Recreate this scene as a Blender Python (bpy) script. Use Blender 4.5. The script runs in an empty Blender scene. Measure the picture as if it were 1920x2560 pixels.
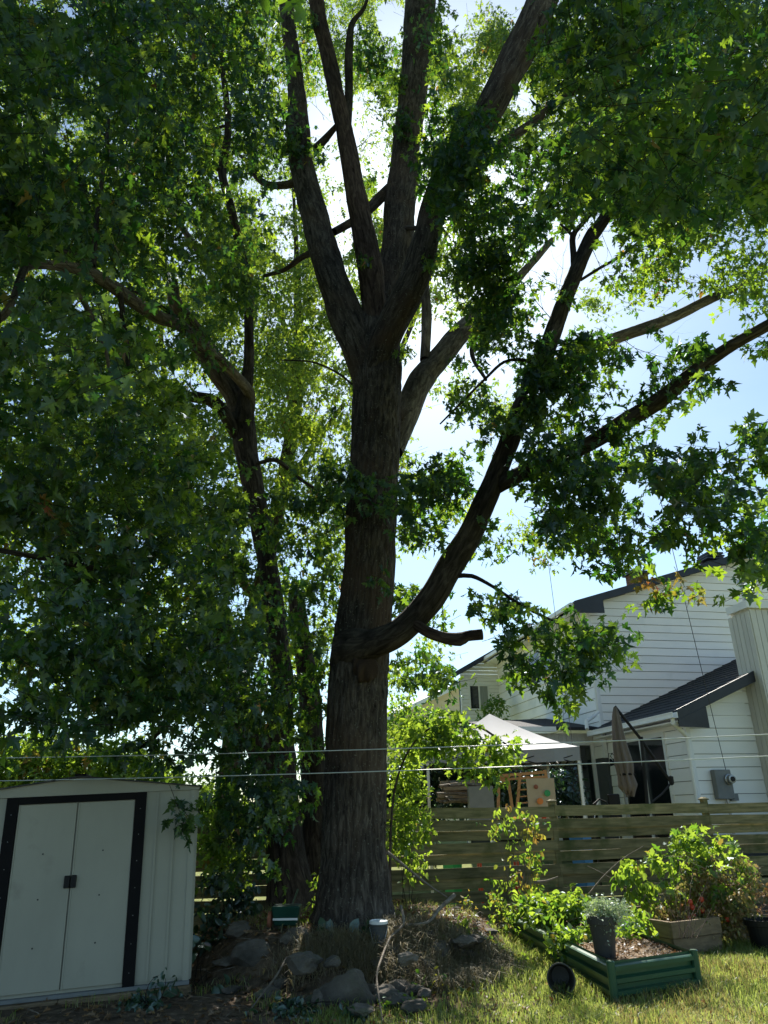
import bpy, bmesh, random
import numpy as np
from math import *
from mathutils import Vector, Matrix
random.seed(7); rng = np.random.default_rng(7)
SC = bpy.context.scene
COL = SC.collection

# ------------------------------------------------------------------ camera, light, exposure
F = 1810.0; PITCH = radians(22.4); ROLL = radians(1.0)
EYE = np.array([0, 0, 1.45])
_a = PITCH + pi / 2
RX = np.array([[1, 0, 0], [0, cos(_a), -sin(_a)], [0, sin(_a), cos(_a)]])
RZ = np.array([[cos(-ROLL), -sin(-ROLL), 0], [sin(-ROLL), cos(-ROLL), 0], [0, 0, 1]])
CM = RX @ RZ
cam_d = bpy.data.cameras.new('camera'); cam = bpy.data.objects.new('camera', cam_d); COL.objects.link(cam)
cam_d.sensor_fit = 'VERTICAL'; cam_d.sensor_height = 24.0; cam_d.lens = 24.0 * F / 2560
cam_d.clip_start = 0.05; cam_d.clip_end = 3000
m4 = Matrix.Identity(4)
for i in range(3):
    for j in range(3): m4[i][j] = CM[i, j]
    m4[i][3] = EYE[i]
cam.matrix_world = m4
SC.camera = cam
SUN_AZ, SUN_EL = 4.5, 45.0
world = bpy.data.worlds.new('World'); SC.world = world; world.use_nodes = True
wn = world.node_tree.nodes; wl = world.node_tree.links
for n in list(wn): wn.remove(n)
sky = wn.new('ShaderNodeTexSky'); sky.sky_type = 'NISHITA'; sky.sun_disc = False
sky.sun_elevation = radians(SUN_EL); sky.sun_rotation = radians(SUN_AZ)
sky.air_density = 1.0; sky.dust_density = 0.65; sky.ozone_density = 1.2; sky.altitude = 50
bgn = wn.new('ShaderNodeBackground'); bgn.inputs[1].default_value = 0.074
out = wn.new('ShaderNodeOutputWorld')
# thin high cloud wisps
tc = wn.new('ShaderNodeTexCoord'); mp = wn.new('ShaderNodeMapping'); mp.inputs['Scale'].default_value = (1.2, 1.2, 3.2)
nz = wn.new('ShaderNodeTexNoise'); nz.inputs['Scale'].default_value = 2.4; nz.inputs['Detail'].default_value = 7; nz.inputs['Roughness'].default_value = .55
cr = wn.new('ShaderNodeValToRGB'); cr.color_ramp.elements[0].position = .42; cr.color_ramp.elements[1].position = .78
cr.color_ramp.elements[1].color = (.28, .28, .28, 1)
mx = wn.new('ShaderNodeMixRGB'); mx.inputs[2].default_value = (5.5, 6.0, 6.8, 1)
wl.new(tc.outputs['Generated'], mp.inputs[0]); wl.new(mp.outputs[0], nz.inputs['Vector']); wl.new(nz.outputs[0], cr.inputs[0])
wl.new(cr.outputs[0], mx.inputs[0]); wl.new(sky.outputs[0], mx.inputs[1]); gr = wn.new('ShaderNodeMixRGB'); gr.blend_type = 'MULTIPLY'; gr.inputs[0].default_value = 1; gr.inputs[2].default_value = (.86, 1.0, 1.02, 1); wl.new(mx.outputs[0], gr.inputs[1]); wl.new(gr.outputs[0], bgn.inputs[0]); wl.new(bgn.outputs[0], out.inputs[0])
sun_d = bpy.data.lights.new('sun', 'SUN'); sun_d.energy = 5.0; sun_d.angle = radians(.5); sun_d.color = (1, .94, .84)
sun = bpy.data.objects.new('sun', sun_d); COL.objects.link(sun)
sv = Vector((sin(radians(SUN_AZ)) * cos(radians(SUN_EL)), cos(radians(SUN_AZ)) * cos(radians(SUN_EL)), sin(radians(SUN_EL))))
sun.rotation_euler = sv.to_track_quat('Z', 'Y').to_euler()
SC.view_settings.view_transform = 'Standard'; SC.view_settings.look = 'None'
SC.view_settings.exposure = 1.2; SC.view_settings.gamma = 1.0; SC.view_settings.use_curve_mapping = False
SC.cycles.max_bounces = 8; SC.cycles.diffuse_bounces = 4; SC.cycles.transmission_bounces = 6; SC.cycles.transparent_max_bounces = 6

# ------------------------------------------------------------------ pixel <-> place
def ray(px, py): return CM @ np.array([(px - 960) / F, -(py - 1280) / F, -1.0])
def P(px, py, Y): v = ray(px, py); return EYE + v * (Y / v[1])
def G(px, py, z=0.0): v = ray(px, py); return EYE + v * ((z - EYE[2]) / v[2])
def proj(p):
    q = (np.asarray(p) - EYE) @ CM
    return 960 + F * q[..., 0] / -q[..., 2], 1280 - F * q[..., 1] / -q[..., 2], -q[..., 2]

# ------------------------------------------------------------------ mesh helpers
def inv_of(parent):
    return parent['_inv'] if False else Matrix.Translation(-Vector(parent.location))
ROTS = {}
def set_parent(o, parent):
    o.parent = parent
    if parent.type == 'EMPTY': o.matrix_parent_inverse = Matrix.Translation(-Vector(parent.location))
def tag(o, label=None, cat=None, group=None, kind=None):
    if label: o['label'] = label
    if cat: o['category'] = cat
    if group: o['group'] = group
    if kind: o['kind'] = kind
    return o
def thing(name, label, cat, loc=(0, 0, 0), group=None):
    o = bpy.data.objects.new(name, None); COL.objects.link(o); o.location = Vector([float(c) for c in loc]); o.empty_display_size = .2
    return tag(o, label, cat, group)
def link(name, me, parent=None):
    o = bpy.data.objects.new(name, me); COL.objects.link(o)
    if parent is not None: set_parent(o, parent)
    return o
def npmesh(name, V, Fc, mat, parent=None, smooth=False, uv=None, attrs=None):
    """V (n,3); Fc (m,k) equal-sized faces"""
    V = np.asarray(V, dtype=np.float32); Fc = np.asarray(Fc, dtype=np.int32)
    me = bpy.data.meshes.new(name); m, k = Fc.shape
    me.vertices.add(len(V)); me.vertices.foreach_set('co', V.ravel())
    me.loops.add(m * k); me.loops.foreach_set('vertex_index', Fc.ravel())
    me.polygons.add(m); me.polygons.foreach_set('loop_start', np.arange(0, m * k, k, dtype=np.int32))
    if smooth: me.polygons.foreach_set('use_smooth', np.ones(m, dtype=bool))
    if uv is not None:
        l = me.uv_layers.new(name='UVMap'); l.data.foreach_set('uv', np.asarray(uv, dtype=np.float32)[Fc.ravel()].ravel())
    if attrs:
        for an, av in attrs.items():
            a = me.attributes.new(an, 'FLOAT', 'POINT'); a.data.foreach_set('value', np.asarray(av, dtype=np.float32))
    me.update(calc_edges=True)
    if mat: me.materials.append(mat)
    return link(name, me, parent)
class MB:
    """collects polygons, builds one mesh"""
    def __init__(s): s.v = []; s.f = []
    def add(s, vs, fs):
        b = len(s.v); s.v += [tuple(float(c) for c in v) for v in vs]; s.f += [tuple(b + i for i in f) for f in fs]; return s
    def hexa(s, c8): return s.add(c8, [(0, 3, 2, 1), (4, 5, 6, 7), (0, 1, 5, 4), (1, 2, 6, 5), (2, 3, 7, 6), (3, 0, 4, 7)])
    def obox(s, o, ax, ay, az, x0, x1, y0, y1, z0, z1):
        o, ax, ay, az = [np.asarray(k, float) for k in (o, ax, ay, az)]
        return s.hexa([o + ax * x + ay * y + az * z for z in (z0, z1) for x, y in ((x0, y0), (x1, y0), (x1, y1), (x0, y1))])
    def box(s, x0, x1, y0, y1, z0, z1): return s.obox((0, 0, 0), (1, 0, 0), (0, 1, 0), (0, 0, 1), x0, x1, y0, y1, z0, z1)
    def bar(s, a, b, w, h=None, up=(0, 0, 1)):
        a = np.asarray(a, float); b = np.asarray(b, float); h = h or w; d = b - a; L = np.linalg.norm(d); d /= L
        u = np.asarray(up, float)
        if abs(d @ u) > .95: u = np.array([0, 1., 0])
        x = np.cross(d, u); x /= np.linalg.norm(x); y = np.cross(x, d)
        return s.obox(a, x, y, d, -w / 2, w / 2, -h / 2, h / 2, 0, L)
    def tube(s, pts, r, n=8):
        V, Fq, _ = tube(pts, r, n, step=None); return s.add(V, Fq)
    def lathe(s, c, prof, n=20, axis=(0, 0, 1)):
        c = np.asarray(c, float); az = np.asarray(axis, float); az /= np.linalg.norm(az)
        t = np.array([1, 0, 0]) if abs(az[0]) < .8 else np.array([0, 1., 0]); x = np.cross(az, t); x /= np.linalg.norm(x); y = np.cross(az, x)
        vs = []; fs = []
        for r, z in prof:
            for k in range(n): an = 2 * pi * k / n; vs.append(c + az * z + (x * cos(an) + y * sin(an)) * r)
        for i in range(len(prof) - 1):
            for k in range(n): fs.append((i * n + k, i * n + (k + 1) % n, (i + 1) * n + (k + 1) % n, (i + 1) * n + k))
        return s.add(vs, fs)
    def build(s, name, mat, parent=None, bevel=0, smooth=False):
        me = bpy.data.meshes.new(name); me.from_pydata(s.v, [], s.f)
        if bevel:
            bm = bmesh.new(); bm.from_mesh(me); bmesh.ops.recalc_face_normals(bm, faces=bm.faces)
            bmesh.ops.bevel(bm, geom=bm.edges[:], offset=bevel, segments=1, affect='EDGES', clamp_overlap=True); bm.to_mesh(me); bm.free()
        if smooth: me.polygons.foreach_set('use_smooth', [True] * len(me.polygons))
        me.update(); me.materials.append(mat)
        return link(name, me, parent)
def smooth_path(pts, rad, step):
    pts = np.asarray(pts, float); rad = np.asarray(rad, float)
    if len(pts) < 2: return pts, rad
    A = np.vstack([2 * pts[0] - pts[1], pts, 2 * pts[-1] - pts[-2]]); R = np.concatenate([[rad[0]], rad, [rad[-1]]])
    oP = []; oR = []
    for i in range(1, len(A) - 2):
        L = np.linalg.norm(A[i + 1] - A[i]); n = max(1, int(round(L / step)))
        for k in range(n):
            t = k / n; t2 = t * t; t3 = t2 * t
            c = lambda X: .5 * (2 * X[i] + (X[i + 1] - X[i - 1]) * t + (2 * X[i - 1] - 5 * X[i] + 4 * X[i + 1] - X[i + 2]) * t2 + (3 * X[i] - X[i - 1] - 3 * X[i + 1] + X[i + 2]) * t3)
            oP.append(c(A)); oR.append(max(.002, float(R[i] * (1 - t) + R[i + 1] * t)))
    oP.append(pts[-1]); oR.append(rad[-1])
    return np.array(oP), np.array(oR)
_H = rng.random((256, 256))
def vnoise(u, v, pu=None):
    """value noise, periodic in u with integer period pu"""
    iu = np.floor(u).astype(int); iv = np.floor(v).astype(int); fu = u - iu; fv = v - iv
    fu = fu * fu * (3 - 2 * fu); fv = fv * fv * (3 - 2 * fv)
    pu = pu or 256
    g = lambda a, b: _H[(a % pu) % 256, b % 256]
    return (g(iu, iv) * (1 - fu) + g(iu + 1, iv) * fu) * (1 - fv) + (g(iu, iv + 1) * (1 - fu) + g(iu + 1, iv + 1) * fu) * fv
def tube(pts, rad, n=8, step=.1, bark=0.0, lump=0.0, seed=0, flare=None):
    pts = np.asarray(pts, float)
    rad = np.full(len(pts), float(rad)) if np.isscalar(rad) else np.asarray(rad, float)
    if step: pts, rad = smooth_path(pts, rad, step)
    m = len(pts); T = np.gradient(pts, axis=0); T /= np.linalg.norm(T, axis=1)[:, None] + 1e-9
    ref = np.array([0, -1., 0]) if abs(T[0][1]) < .9 else np.array([0, 0, 1.])
    X = np.zeros((m, 3)); x = np.cross(T[0], ref); x /= np.linalg.norm(x)
    for i in range(m):
        x = x - T[i] * (x @ T[i]); x /= np.linalg.norm(x) + 1e-9; X[i] = x
    Yv = np.cross(T, X)
    L = np.concatenate([[0], np.cumsum(np.linalg.norm(np.diff(pts, axis=0), axis=1))])
    ang = np.linspace(0, 2 * pi, n, endpoint=False)
    A, LL = np.meshgrid(ang, L); un = A / (2 * pi)
    rr = rad[:, None] * np.ones((1, n))
    if lump:
        rr = rr * (1 + lump * (vnoise(un * 4 + 0, LL * 1.6 + seed * 7.3, 4) - .5) + lump * .6 * (vnoise(un * 7, LL * 3.3 + seed * 3.1, 7) - .5))
    if bark:
        k = max(6, int(round(2 * pi * rad.max() / .045)))
        w = vnoise(un * 5, LL * 2 + seed, 5) * 1.2
        a1 = np.abs(vnoise(un * k + 0, LL * 4.2 + w * 3 + seed * 5, k) * 2 - 1); k2 = k * 2
        a2 = np.abs(vnoise(un * k2, LL * 7.0 + w * 3 + seed, k2) * 2 - 1)
        rr = rr + bark * (-(1 - a1) ** 2 * .8 + a2 * .35)
    if flare is not None:
        z0, h, amt, lobes = flare
        f = np.clip(1 - LL / h, 0, 1) ** 2
        rr = rr * (1 + f * amt * (.55 + .9 * vnoise(un * lobes, LL * .6 + 3, lobes)))
    V = pts[:, None, :] + rr[..., None] * (np.cos(A)[..., None] * X[:, None, :] + np.sin(A)[..., None] * Yv[:, None, :])
    V = V.reshape(-1, 3)
    UV = np.stack([un * 2 * pi * np.mean(rad), LL], -1).reshape(-1, 2)
    i = np.arange(m - 1)[:, None] * n; j = np.arange(n)[None, :]; j2 = (j + 1) % n
    Fq = np.stack([i + j, i + j2, i + n + j2, i + n + j], -1).reshape(-1, 4)
    return V, Fq, UV
def capped(V, Fq, UV, n):
    """close the last ring with a centre vertex as quads"""
    m = len(V); c = V[-n:].mean(0); V = np.vstack([V, c]); UV = np.vstack([UV, UV[-n:].mean(0)])
    ex = [(m - n + k, m - n + (k + 1) % n, m, m) for k in range(n)]
    return V, Fq, UV, ex

# ------------------------------------------------------------------ materials
def newmat(name):
    m = bpy.data.materials.new(name); m.use_nodes = True; nt = m.node_tree
    for n in list(nt.nodes): nt.nodes.remove(n)
    o = nt.nodes.new('ShaderNodeOutputMaterial'); return m, nt.nodes, nt.links, o
def ramp(N, stops):
    r = N.new('ShaderNodeValToRGB'); e = r.color_ramp.elements
    while len(e) > 1: e.remove(e[-1])
    e[0].position = stops[0][0]; e[0].color = (*stops[0][1], 1)
    for p, c in stops[1:]: x = e.new(p); x.color = (*c, 1)
    return r
def pmat(name, c1, c2=None, scale=3.0, stretch=(1, 1, 1), rough=.8, bump=.0, bscale=None, metal=0.0, dirt=None, spec=.4, coord='Object', detail=6, obrand=0):
    m, N, L, o = newmat(name); b = N.new('ShaderNodeBsdfPrincipled'); b.inputs['Roughness'].default_value = rough
    b.inputs['Metallic'].default_value = metal; b.inputs['Specular IOR Level'].default_value = spec
    c2 = c2 or tuple(x * .75 for x in c1)
    tc = N.new('ShaderNodeTexCoord'); mp = N.new('ShaderNodeMapping'); mp.inputs['Scale'].default_value = stretch
    L.new(tc.outputs[coord], mp.inputs[0])
    nz = N.new('ShaderNodeTexNoise'); nz.inputs['Scale'].default_value = scale; nz.inputs['Detail'].default_value = detail; nz.inputs['Roughness'].default_value = .6
    L.new(mp.outputs[0], nz.inputs['Vector'])
    r = ramp(N, [(.32, c2), (.68, c1)]); L.new(nz.outputs[0], r.inputs[0]); col = r.outputs[0]
    if dirt:
        n2 = N.new('ShaderNodeTexNoise'); n2.inputs['Scale'].default_value = dirt[1]; n2.inputs['Detail'].default_value = 8; L.new(tc.outputs[coord], n2.inputs['Vector'])
        r2 = ramp(N, [(dirt[2], (0, 0, 0)), (dirt[2] + .18, (1, 1, 1))]); L.new(n2.outputs[0], r2.inputs[0])
        mxx = N.new('ShaderNodeMixRGB'); mxx.inputs[2].default_value = (*dirt[0], 1); L.new(r2.outputs[0], mxx.inputs[0]); L.new(col, mxx.inputs[1]); col = mxx.outputs[0]
    if obrand:
        oi = N.new('ShaderNodeObjectInfo'); hs = N.new('ShaderNodeHueSaturation'); mr = N.new('ShaderNodeMapRange')
        mr.inputs[3].default_value = 1 - obrand; mr.inputs[4].default_value = 1 + obrand; L.new(oi.outputs['Random'], mr.inputs[0]); L.new(mr.outputs[0], hs.inputs['Value']); L.new(col, hs.inputs['Color']); col = hs.outputs[0]
    L.new(col, b.inputs['Base Color'])
    if bump:
        n3 = N.new('ShaderNodeTexNoise'); n3.inputs['Scale'].default_value = bscale or scale * 6; n3.inputs['Detail'].default_value = 8; L.new(mp.outputs[0], n3.inputs['Vector'])
        bp = N.new('ShaderNodeBump'); bp.inputs['Strength'].default_value = bump; bp.inputs['Distance'].default_value = .02; L.new(n3.outputs[0], bp.inputs['Height']); L.new(bp.outputs[0], b.inputs['Normal'])
    L.new(b.outputs[0], o.inputs[0]); return m
def barkmat(name, dark, mid, light, warm=None, lich=.0):
    m, N, L, o = newmat(name); b = N.new('ShaderNodeBsdfPrincipled'); b.inputs['Roughness'].default_value = .92; b.inputs['Specular IOR Level'].default_value = .15
    uv = N.new('ShaderNodeUVMap'); tc = N.new('ShaderNodeTexCoord')
    mp = N.new('ShaderNodeMapping'); mp.inputs['Scale'].default_value = (24, 4.5, 1); L.new(uv.outputs[0], mp.inputs[0])
    nz = N.new('ShaderNodeTexNoise'); nz.inputs['Scale'].default_value = 1; nz.inputs['Detail'].default_value = 9; nz.inputs['Roughness'].default_value = .68; nz.inputs['Distortion'].default_value = .7; L.new(mp.outputs[0], nz.inputs['Vector'])
    r = ramp(N, [(.33, dark), (.5, mid), (.7, light)]); L.new(nz.outputs[0], r.inputs[0]); col = r.outputs[0]
    n2 = N.new('ShaderNodeTexNoise'); n2.inputs['Scale'].default_value = 1.3; n2.inputs['Detail'].default_value = 5; L.new(tc.outputs['Object'], n2.inputs['Vector'])
    r2 = ramp(N, [(.35, (.55, .55, .55)), (.65, (1.25, 1.2, 1.15))]); L.new(n2.outputs[0], r2.inputs[0])
    mu = N.new('ShaderNodeMixRGB'); mu.blend_type = 'MULTIPLY'; mu.inputs[0].default_value = 1; L.new(col, mu.inputs[1]); L.new(r2.outputs[0], mu.inputs[2]); col = mu.outputs[0]
    if warm:
        n4 = N.new('ShaderNodeTexNoise'); n4.inputs['Scale'].default_value = 1.7; n4.inputs['Detail'].default_value = 4; L.new(tc.outputs['Object'], n4.inputs['Vector'])
        r4 = ramp(N, [(.5, (0, 0, 0)), (.66, (.7, .7, .7))]); L.new(n4.outputs[0], r4.inputs[0])
        m4_ = N.new('ShaderNodeMixRGB'); m4_.inputs[2].default_value = (*warm, 1); L.new(r4.outputs[0], m4_.inputs[0]); L.new(col, m4_.inputs[1]); col = m4_.outputs[0]
    if lich:
        v = N.new('ShaderNodeTexNoise'); v.inputs['Scale'].default_value = 38; v.inputs['Detail'].default_value = 3; L.new(tc.outputs['Object'], v.inputs['Vector'])
        r5 = ramp(N, [(.63, (0, 0, 0)), (.70, (lich, lich, lich))]); L.new(v.outputs[0], r5.inputs[0])
        m5 = N.new('ShaderNodeMixRGB'); m5.inputs[2].default_value = (.24, .25, .2, 1); L.new(r5.outputs[0], m5.inputs[0]); L.new(col, m5.inputs[1]); col = m5.outputs[0]
    L.new(col, b.inputs['Base Color'])
    bp = N.new('ShaderNodeBump'); bp.inputs['Strength'].default_value = .9; bp.inputs['Distance'].default_value = .02; L.new(nz.outputs[0], bp.inputs['Height']); L.new(bp.outputs[0], b.inputs['Normal'])
    L.new(b.outputs[0], o.inputs[0]); return m
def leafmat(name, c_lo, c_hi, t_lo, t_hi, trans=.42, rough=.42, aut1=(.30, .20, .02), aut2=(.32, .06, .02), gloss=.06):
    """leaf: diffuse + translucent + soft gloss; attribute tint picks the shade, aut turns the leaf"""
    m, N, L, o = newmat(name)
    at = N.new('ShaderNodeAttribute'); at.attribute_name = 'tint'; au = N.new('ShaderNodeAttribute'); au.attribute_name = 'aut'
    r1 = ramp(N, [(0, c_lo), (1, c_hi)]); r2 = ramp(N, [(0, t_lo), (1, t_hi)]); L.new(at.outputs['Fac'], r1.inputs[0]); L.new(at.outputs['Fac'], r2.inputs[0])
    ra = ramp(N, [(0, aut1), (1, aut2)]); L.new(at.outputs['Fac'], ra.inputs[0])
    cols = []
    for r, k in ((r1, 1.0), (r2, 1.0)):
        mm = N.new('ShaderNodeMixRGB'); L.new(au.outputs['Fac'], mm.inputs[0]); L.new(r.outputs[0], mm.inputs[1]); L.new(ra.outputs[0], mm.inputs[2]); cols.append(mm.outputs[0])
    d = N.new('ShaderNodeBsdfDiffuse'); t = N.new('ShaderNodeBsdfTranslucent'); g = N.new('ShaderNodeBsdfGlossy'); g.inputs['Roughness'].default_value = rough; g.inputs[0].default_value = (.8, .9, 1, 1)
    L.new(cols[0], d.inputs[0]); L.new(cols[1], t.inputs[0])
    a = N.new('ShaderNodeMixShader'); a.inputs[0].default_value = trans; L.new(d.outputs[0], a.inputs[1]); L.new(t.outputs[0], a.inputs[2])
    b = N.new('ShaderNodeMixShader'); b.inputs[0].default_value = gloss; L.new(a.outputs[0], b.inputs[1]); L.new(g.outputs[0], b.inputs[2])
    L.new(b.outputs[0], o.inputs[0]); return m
M = {}
M['bark'] = barkmat('bark_grey', (.015, .012, .011), (.068, .058, .050), (.17, .15, .128), warm=(.082, .056, .040), lich=.5)
M['bark_dark'] = barkmat('bark_dark', (.014, .012, .010), (.052, .044, .037), (.125, .108, .09))
M['bark_pale'] = barkmat('bark_pale', (.04, .032, .026), (.13, .11, .085), (.28, .25, .20), lich=.4)
M['bark_red'] = barkmat('bark_red', (.018, .012, .010), (.072, .050, .040), (.15, .115, .09))
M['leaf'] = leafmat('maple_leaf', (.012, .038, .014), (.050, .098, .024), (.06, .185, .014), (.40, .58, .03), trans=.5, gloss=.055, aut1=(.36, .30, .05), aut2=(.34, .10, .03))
M['leaf_far'] = leafmat('far_leaf', (.035, .075, .016), (.08, .15, .022), (.12, .26, .015), (.44, .58, .04), trans=.52)
M['leaf_bush'] = leafmat('bush_leaf', (.035, .09, .018), (.09, .17, .03), (.14, .31, .02), (.44, .60, .05), trans=.5, gloss=.035, aut1=(.42, .36, .05), aut2=(.34, .16, .04))
M['leaf_dry'] = leafmat('drying_leaf', (.14, .15, .045), (.28, .27, .10), (.22, .24, .04), (.46, .42, .09), trans=.4, aut1=(.36, .25, .12), aut2=(.24, .12, .05), gloss=.03)
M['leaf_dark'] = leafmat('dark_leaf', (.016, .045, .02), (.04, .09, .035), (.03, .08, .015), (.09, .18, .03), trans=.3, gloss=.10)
M['leaf_grey'] = leafmat('grey_leaf', (.15, .24, .10), (.50, .56, .40), (.20, .32, .1), (.40, .50, .22), trans=.3)
M['grass'] = leafmat('grass_blade', (.10, .17, .03), (.30, .34, .08), (.24, .36, .04), (.52, .56, .14), trans=.45, aut1=(.36, .28, .12), aut2=(.24, .15, .06), gloss=.04)
M['hay'] = leafmat('dry_hay', (.16, .14, .08), (.38, .35, .21), (.18, .16, .06), (.42, .38, .18), trans=.35, aut1=(.33, .28, .16), aut2=(.20, .15, .09), gloss=.03)
M['litter'] = leafmat('dead_leaf', (.10, .06, .03), (.30, .20, .12), (.10, .05, .02), (.22, .13, .05), trans=.2, aut1=(.30, .22, .08), aut2=(.26, .10, .03), gloss=.03)
M['fence'] = pmat('fence_wood', (.30, .25, .125), (.10, .095, .04), 1.3, (1.6, 1.6, 16), .85, .5, 22, dirt=((.075, .09, .025), 3.2, .54), obrand=.3)
M['wood'] = pmat('raw_wood', (.30, .22, .13), (.17, .12, .07), 2.5, (3, 3, 12), .8, .4, 25, obrand=.12)
M['wood_orange'] = pmat('varnished_pine', (.52, .25, .09), (.38, .17, .055), 3, (1, 1, 6), .5)
M['siding'] = pmat('white_siding', (.92, .91, .87), (.85, .85, .82), 1.3, (1, 1, 3), .5, .08, 60, dirt=((.66, .68, .65), .9, .60), obrand=.03)
M['siding_cream'] = pmat('cream_siding', (.72, .62, .42), (.65, .55, .37), 1.2, (1, 1, 3), .6, obrand=.03)
M['trim'] = pmat('white_trim', (.84, .85, .83), (.76, .77, .76), 3, rough=.4)
M['siding_tan'] = pmat('tan_siding', (.66, .65, .60), (.58, .57, .53), 2, (3, 3, .6), .6, obrand=.05)
M['shingle'] = pmat('roof_shingles', (.035, .038, .045), (.018, .02, .025), 9, rough=.9, bump=.6, bscale=60)
M['fascia'] = pmat('dark_fascia', (.030, .034, .045), (.02, .023, .03), 4, rough=.45)
M['brick'] = pmat('red_brick', (.28, .15, .10), (.20, .10, .07), 14, rough=.9, bump=.3, obrand=.2)
M['shed'] = pmat('shed_metal', (.40, .385, .31), (.33, .32, .255), 1.6, (1, 1, .4), .38, .03, 30, dirt=((.27, .255, .20), 3.0, .64))
M['shedtrim'] = pmat('dark_trim', (.006, .0055, .0065), (.01, .009, .009), 5, rough=.7, spec=.15)
M['black'] = pmat('black_plastic', (.008, .008, .009), (.012, .012, .012), 8, rough=.5, spec=.25)
M['pot'] = pmat('plastic_pot', (.05, .05, .047), (.028, .028, .028), 6, rough=.55, dirt=((.15, .13, .10), 7, .6))
M['terra'] = pmat('terracotta', (.36, .13, .07), (.24, .085, .05), 6, rough=.8, bump=.2)
M['green'] = pmat('green_steel', (.028, .095, .050), (.02, .072, .037), 3, rough=.36, dirt=((.12, .14, .09), 5, .66))
M['metal'] = pmat('galvanised', (.42, .43, .43), (.32, .33, .34), 6, rough=.4, metal=.7)
M['meter'] = pmat('grey_box', (.20, .21, .21), (.16, .17, .17), 5, rough=.5)
M['stone'] = pmat('field_stone', (.15, .13, .105), (.05, .045, .036), 4, rough=.92, bump=.9, bscale=16, dirt=((.07, .085, .035), 3.5, .58), obrand=.2)
M['soil'] = pmat('soil', (.10, .07, .045), (.045, .032, .022), 9, rough=1, bump=.9, bscale=40)
M['mulch'] = pmat('wood_chips', (.26, .19, .12), (.12, .08, .05), 22, rough=1, bump=.8, bscale=60)
M['fabric'] = pmat('umbrella_cloth', (.19, .16, .145), (.13, .11, .10), 4, (6, 6, 1), .9)
M['tent'] = pmat('canopy_cloth', (.30, .31, .35), (.27, .28, .31), 2, rough=.7)
M['stick'] = pmat('dead_stick', (.26, .22, .17), (.11, .09, .07), 14, rough=.9, bump=.5)
M['wire'] = pmat('coated_line', (.62, .66, .62), (.5, .53, .5), 8, rough=.4)
M['cable'] = pmat('service_cable', (.05, .05, .055), (.04, .04, .04), 8, rough=.6)
M['lid'] = pmat('white_lid', (.8, .8, .78), (.72, .72, .70), 8, rough=.4)
M['bucket'] = pmat('grey_bucket', (.075, .08, .085), (.05, .055, .055), 6, rough=.5)
M['red'] = pmat('red_plastic', (.55, .07, .03), (.45, .05, .02), 5, rough=.4)
M['orange'] = pmat('orange_plastic', (.75, .22, .02), (.65, .18, .02), 5, rough=.4)
M['dgreen'] = pmat('dark_green_plastic', (.015, .07, .05), (.01, .05, .035), 5, rough=.35)
M['tgreen'] = pmat('bright_green_plastic', (.02, .35, .10), (.02, .28, .08), 5, rough=.4)
M['blue'] = pmat('blue_plastic', (.03, .18, .50), (.02, .14, .42), 5, rough=.4)
M['ply'] = pmat('pale_plywood', (.50, .40, .27), (.42, .33, .22), 3, rough=.7)
def glassmat(name, c, rough=.06):
    m, N, L, o = newmat(name); b = N.new('ShaderNodeBsdfPrincipled'); b.inputs['Base Color'].default_value = (*c, 1); b.inputs['Roughness'].default_value = rough; b.inputs['Specular IOR Level'].default_value = .8
    L.new(b.outputs[0], o.inputs[0]); return m
M['glass'] = glassmat('dark_glass', (.012, .016, .017)); M['joint'] = pmat('sheathing', (.10, .11, .12), (.08, .09, .10), 4); M['curtain'] = pmat('curtain_cloth', (.36, .38, .36), (.22, .24, .23), 6, (14, 14, .3), .8)

# ------------------------------------------------------------------ ground
def sstep(a, b, x): t = np.clip((x - a) / (b - a), 0, 1); return t * t * (3 - 2 * t)
def gz(x, y):
    x = np.asarray(x, float); y = np.asarray(y, float)
    e = np.sqrt(((x + .45) / 1.75) ** 2 + ((y - 9.2) / 1.95) ** 2)
    h = .36 * (1 - sstep(.72, 1.06, e + .10 * (vnoise(x * 1.7 + 40, y * 1.7 + 40) - .5)))
    h = h + .05 * (vnoise(x * .9 + 50, y * .9 + 50) - .5) + .02 * (vnoise(x * 4 + 50, y * 4 + 50) - .5)
    return h * (1 - sstep(25, 60, np.hypot(x, y)))
def grid(x0, x1, y0, y1, nx, ny):
    xs = np.linspace(x0, x1, nx); ys = np.linspace(y0, y1, ny); return xs, ys
xs = np.concatenate([[-600, -200, -80, -40, -20], np.linspace(-10, 10, 200), [20, 40, 80, 200, 600]])
ys = np.concatenate([[-300, -80, -20], np.linspace(3, 17, 170), [22, 30, 45, 80, 200, 900]])
XX, YY = np.meshgrid(xs, ys); ZZ = gz(XX, YY)
V = np.stack([XX, YY, ZZ], -1).reshape(-1, 3); nx = len(xs)
i = np.arange(len(ys) - 1)[:, None] * nx; j = np.arange(nx - 1)[None, :]
Fg = np.stack([i + j, i + j + 1, i + nx + j + 1, i + nx + j], -1).reshape(-1, 4)
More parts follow.
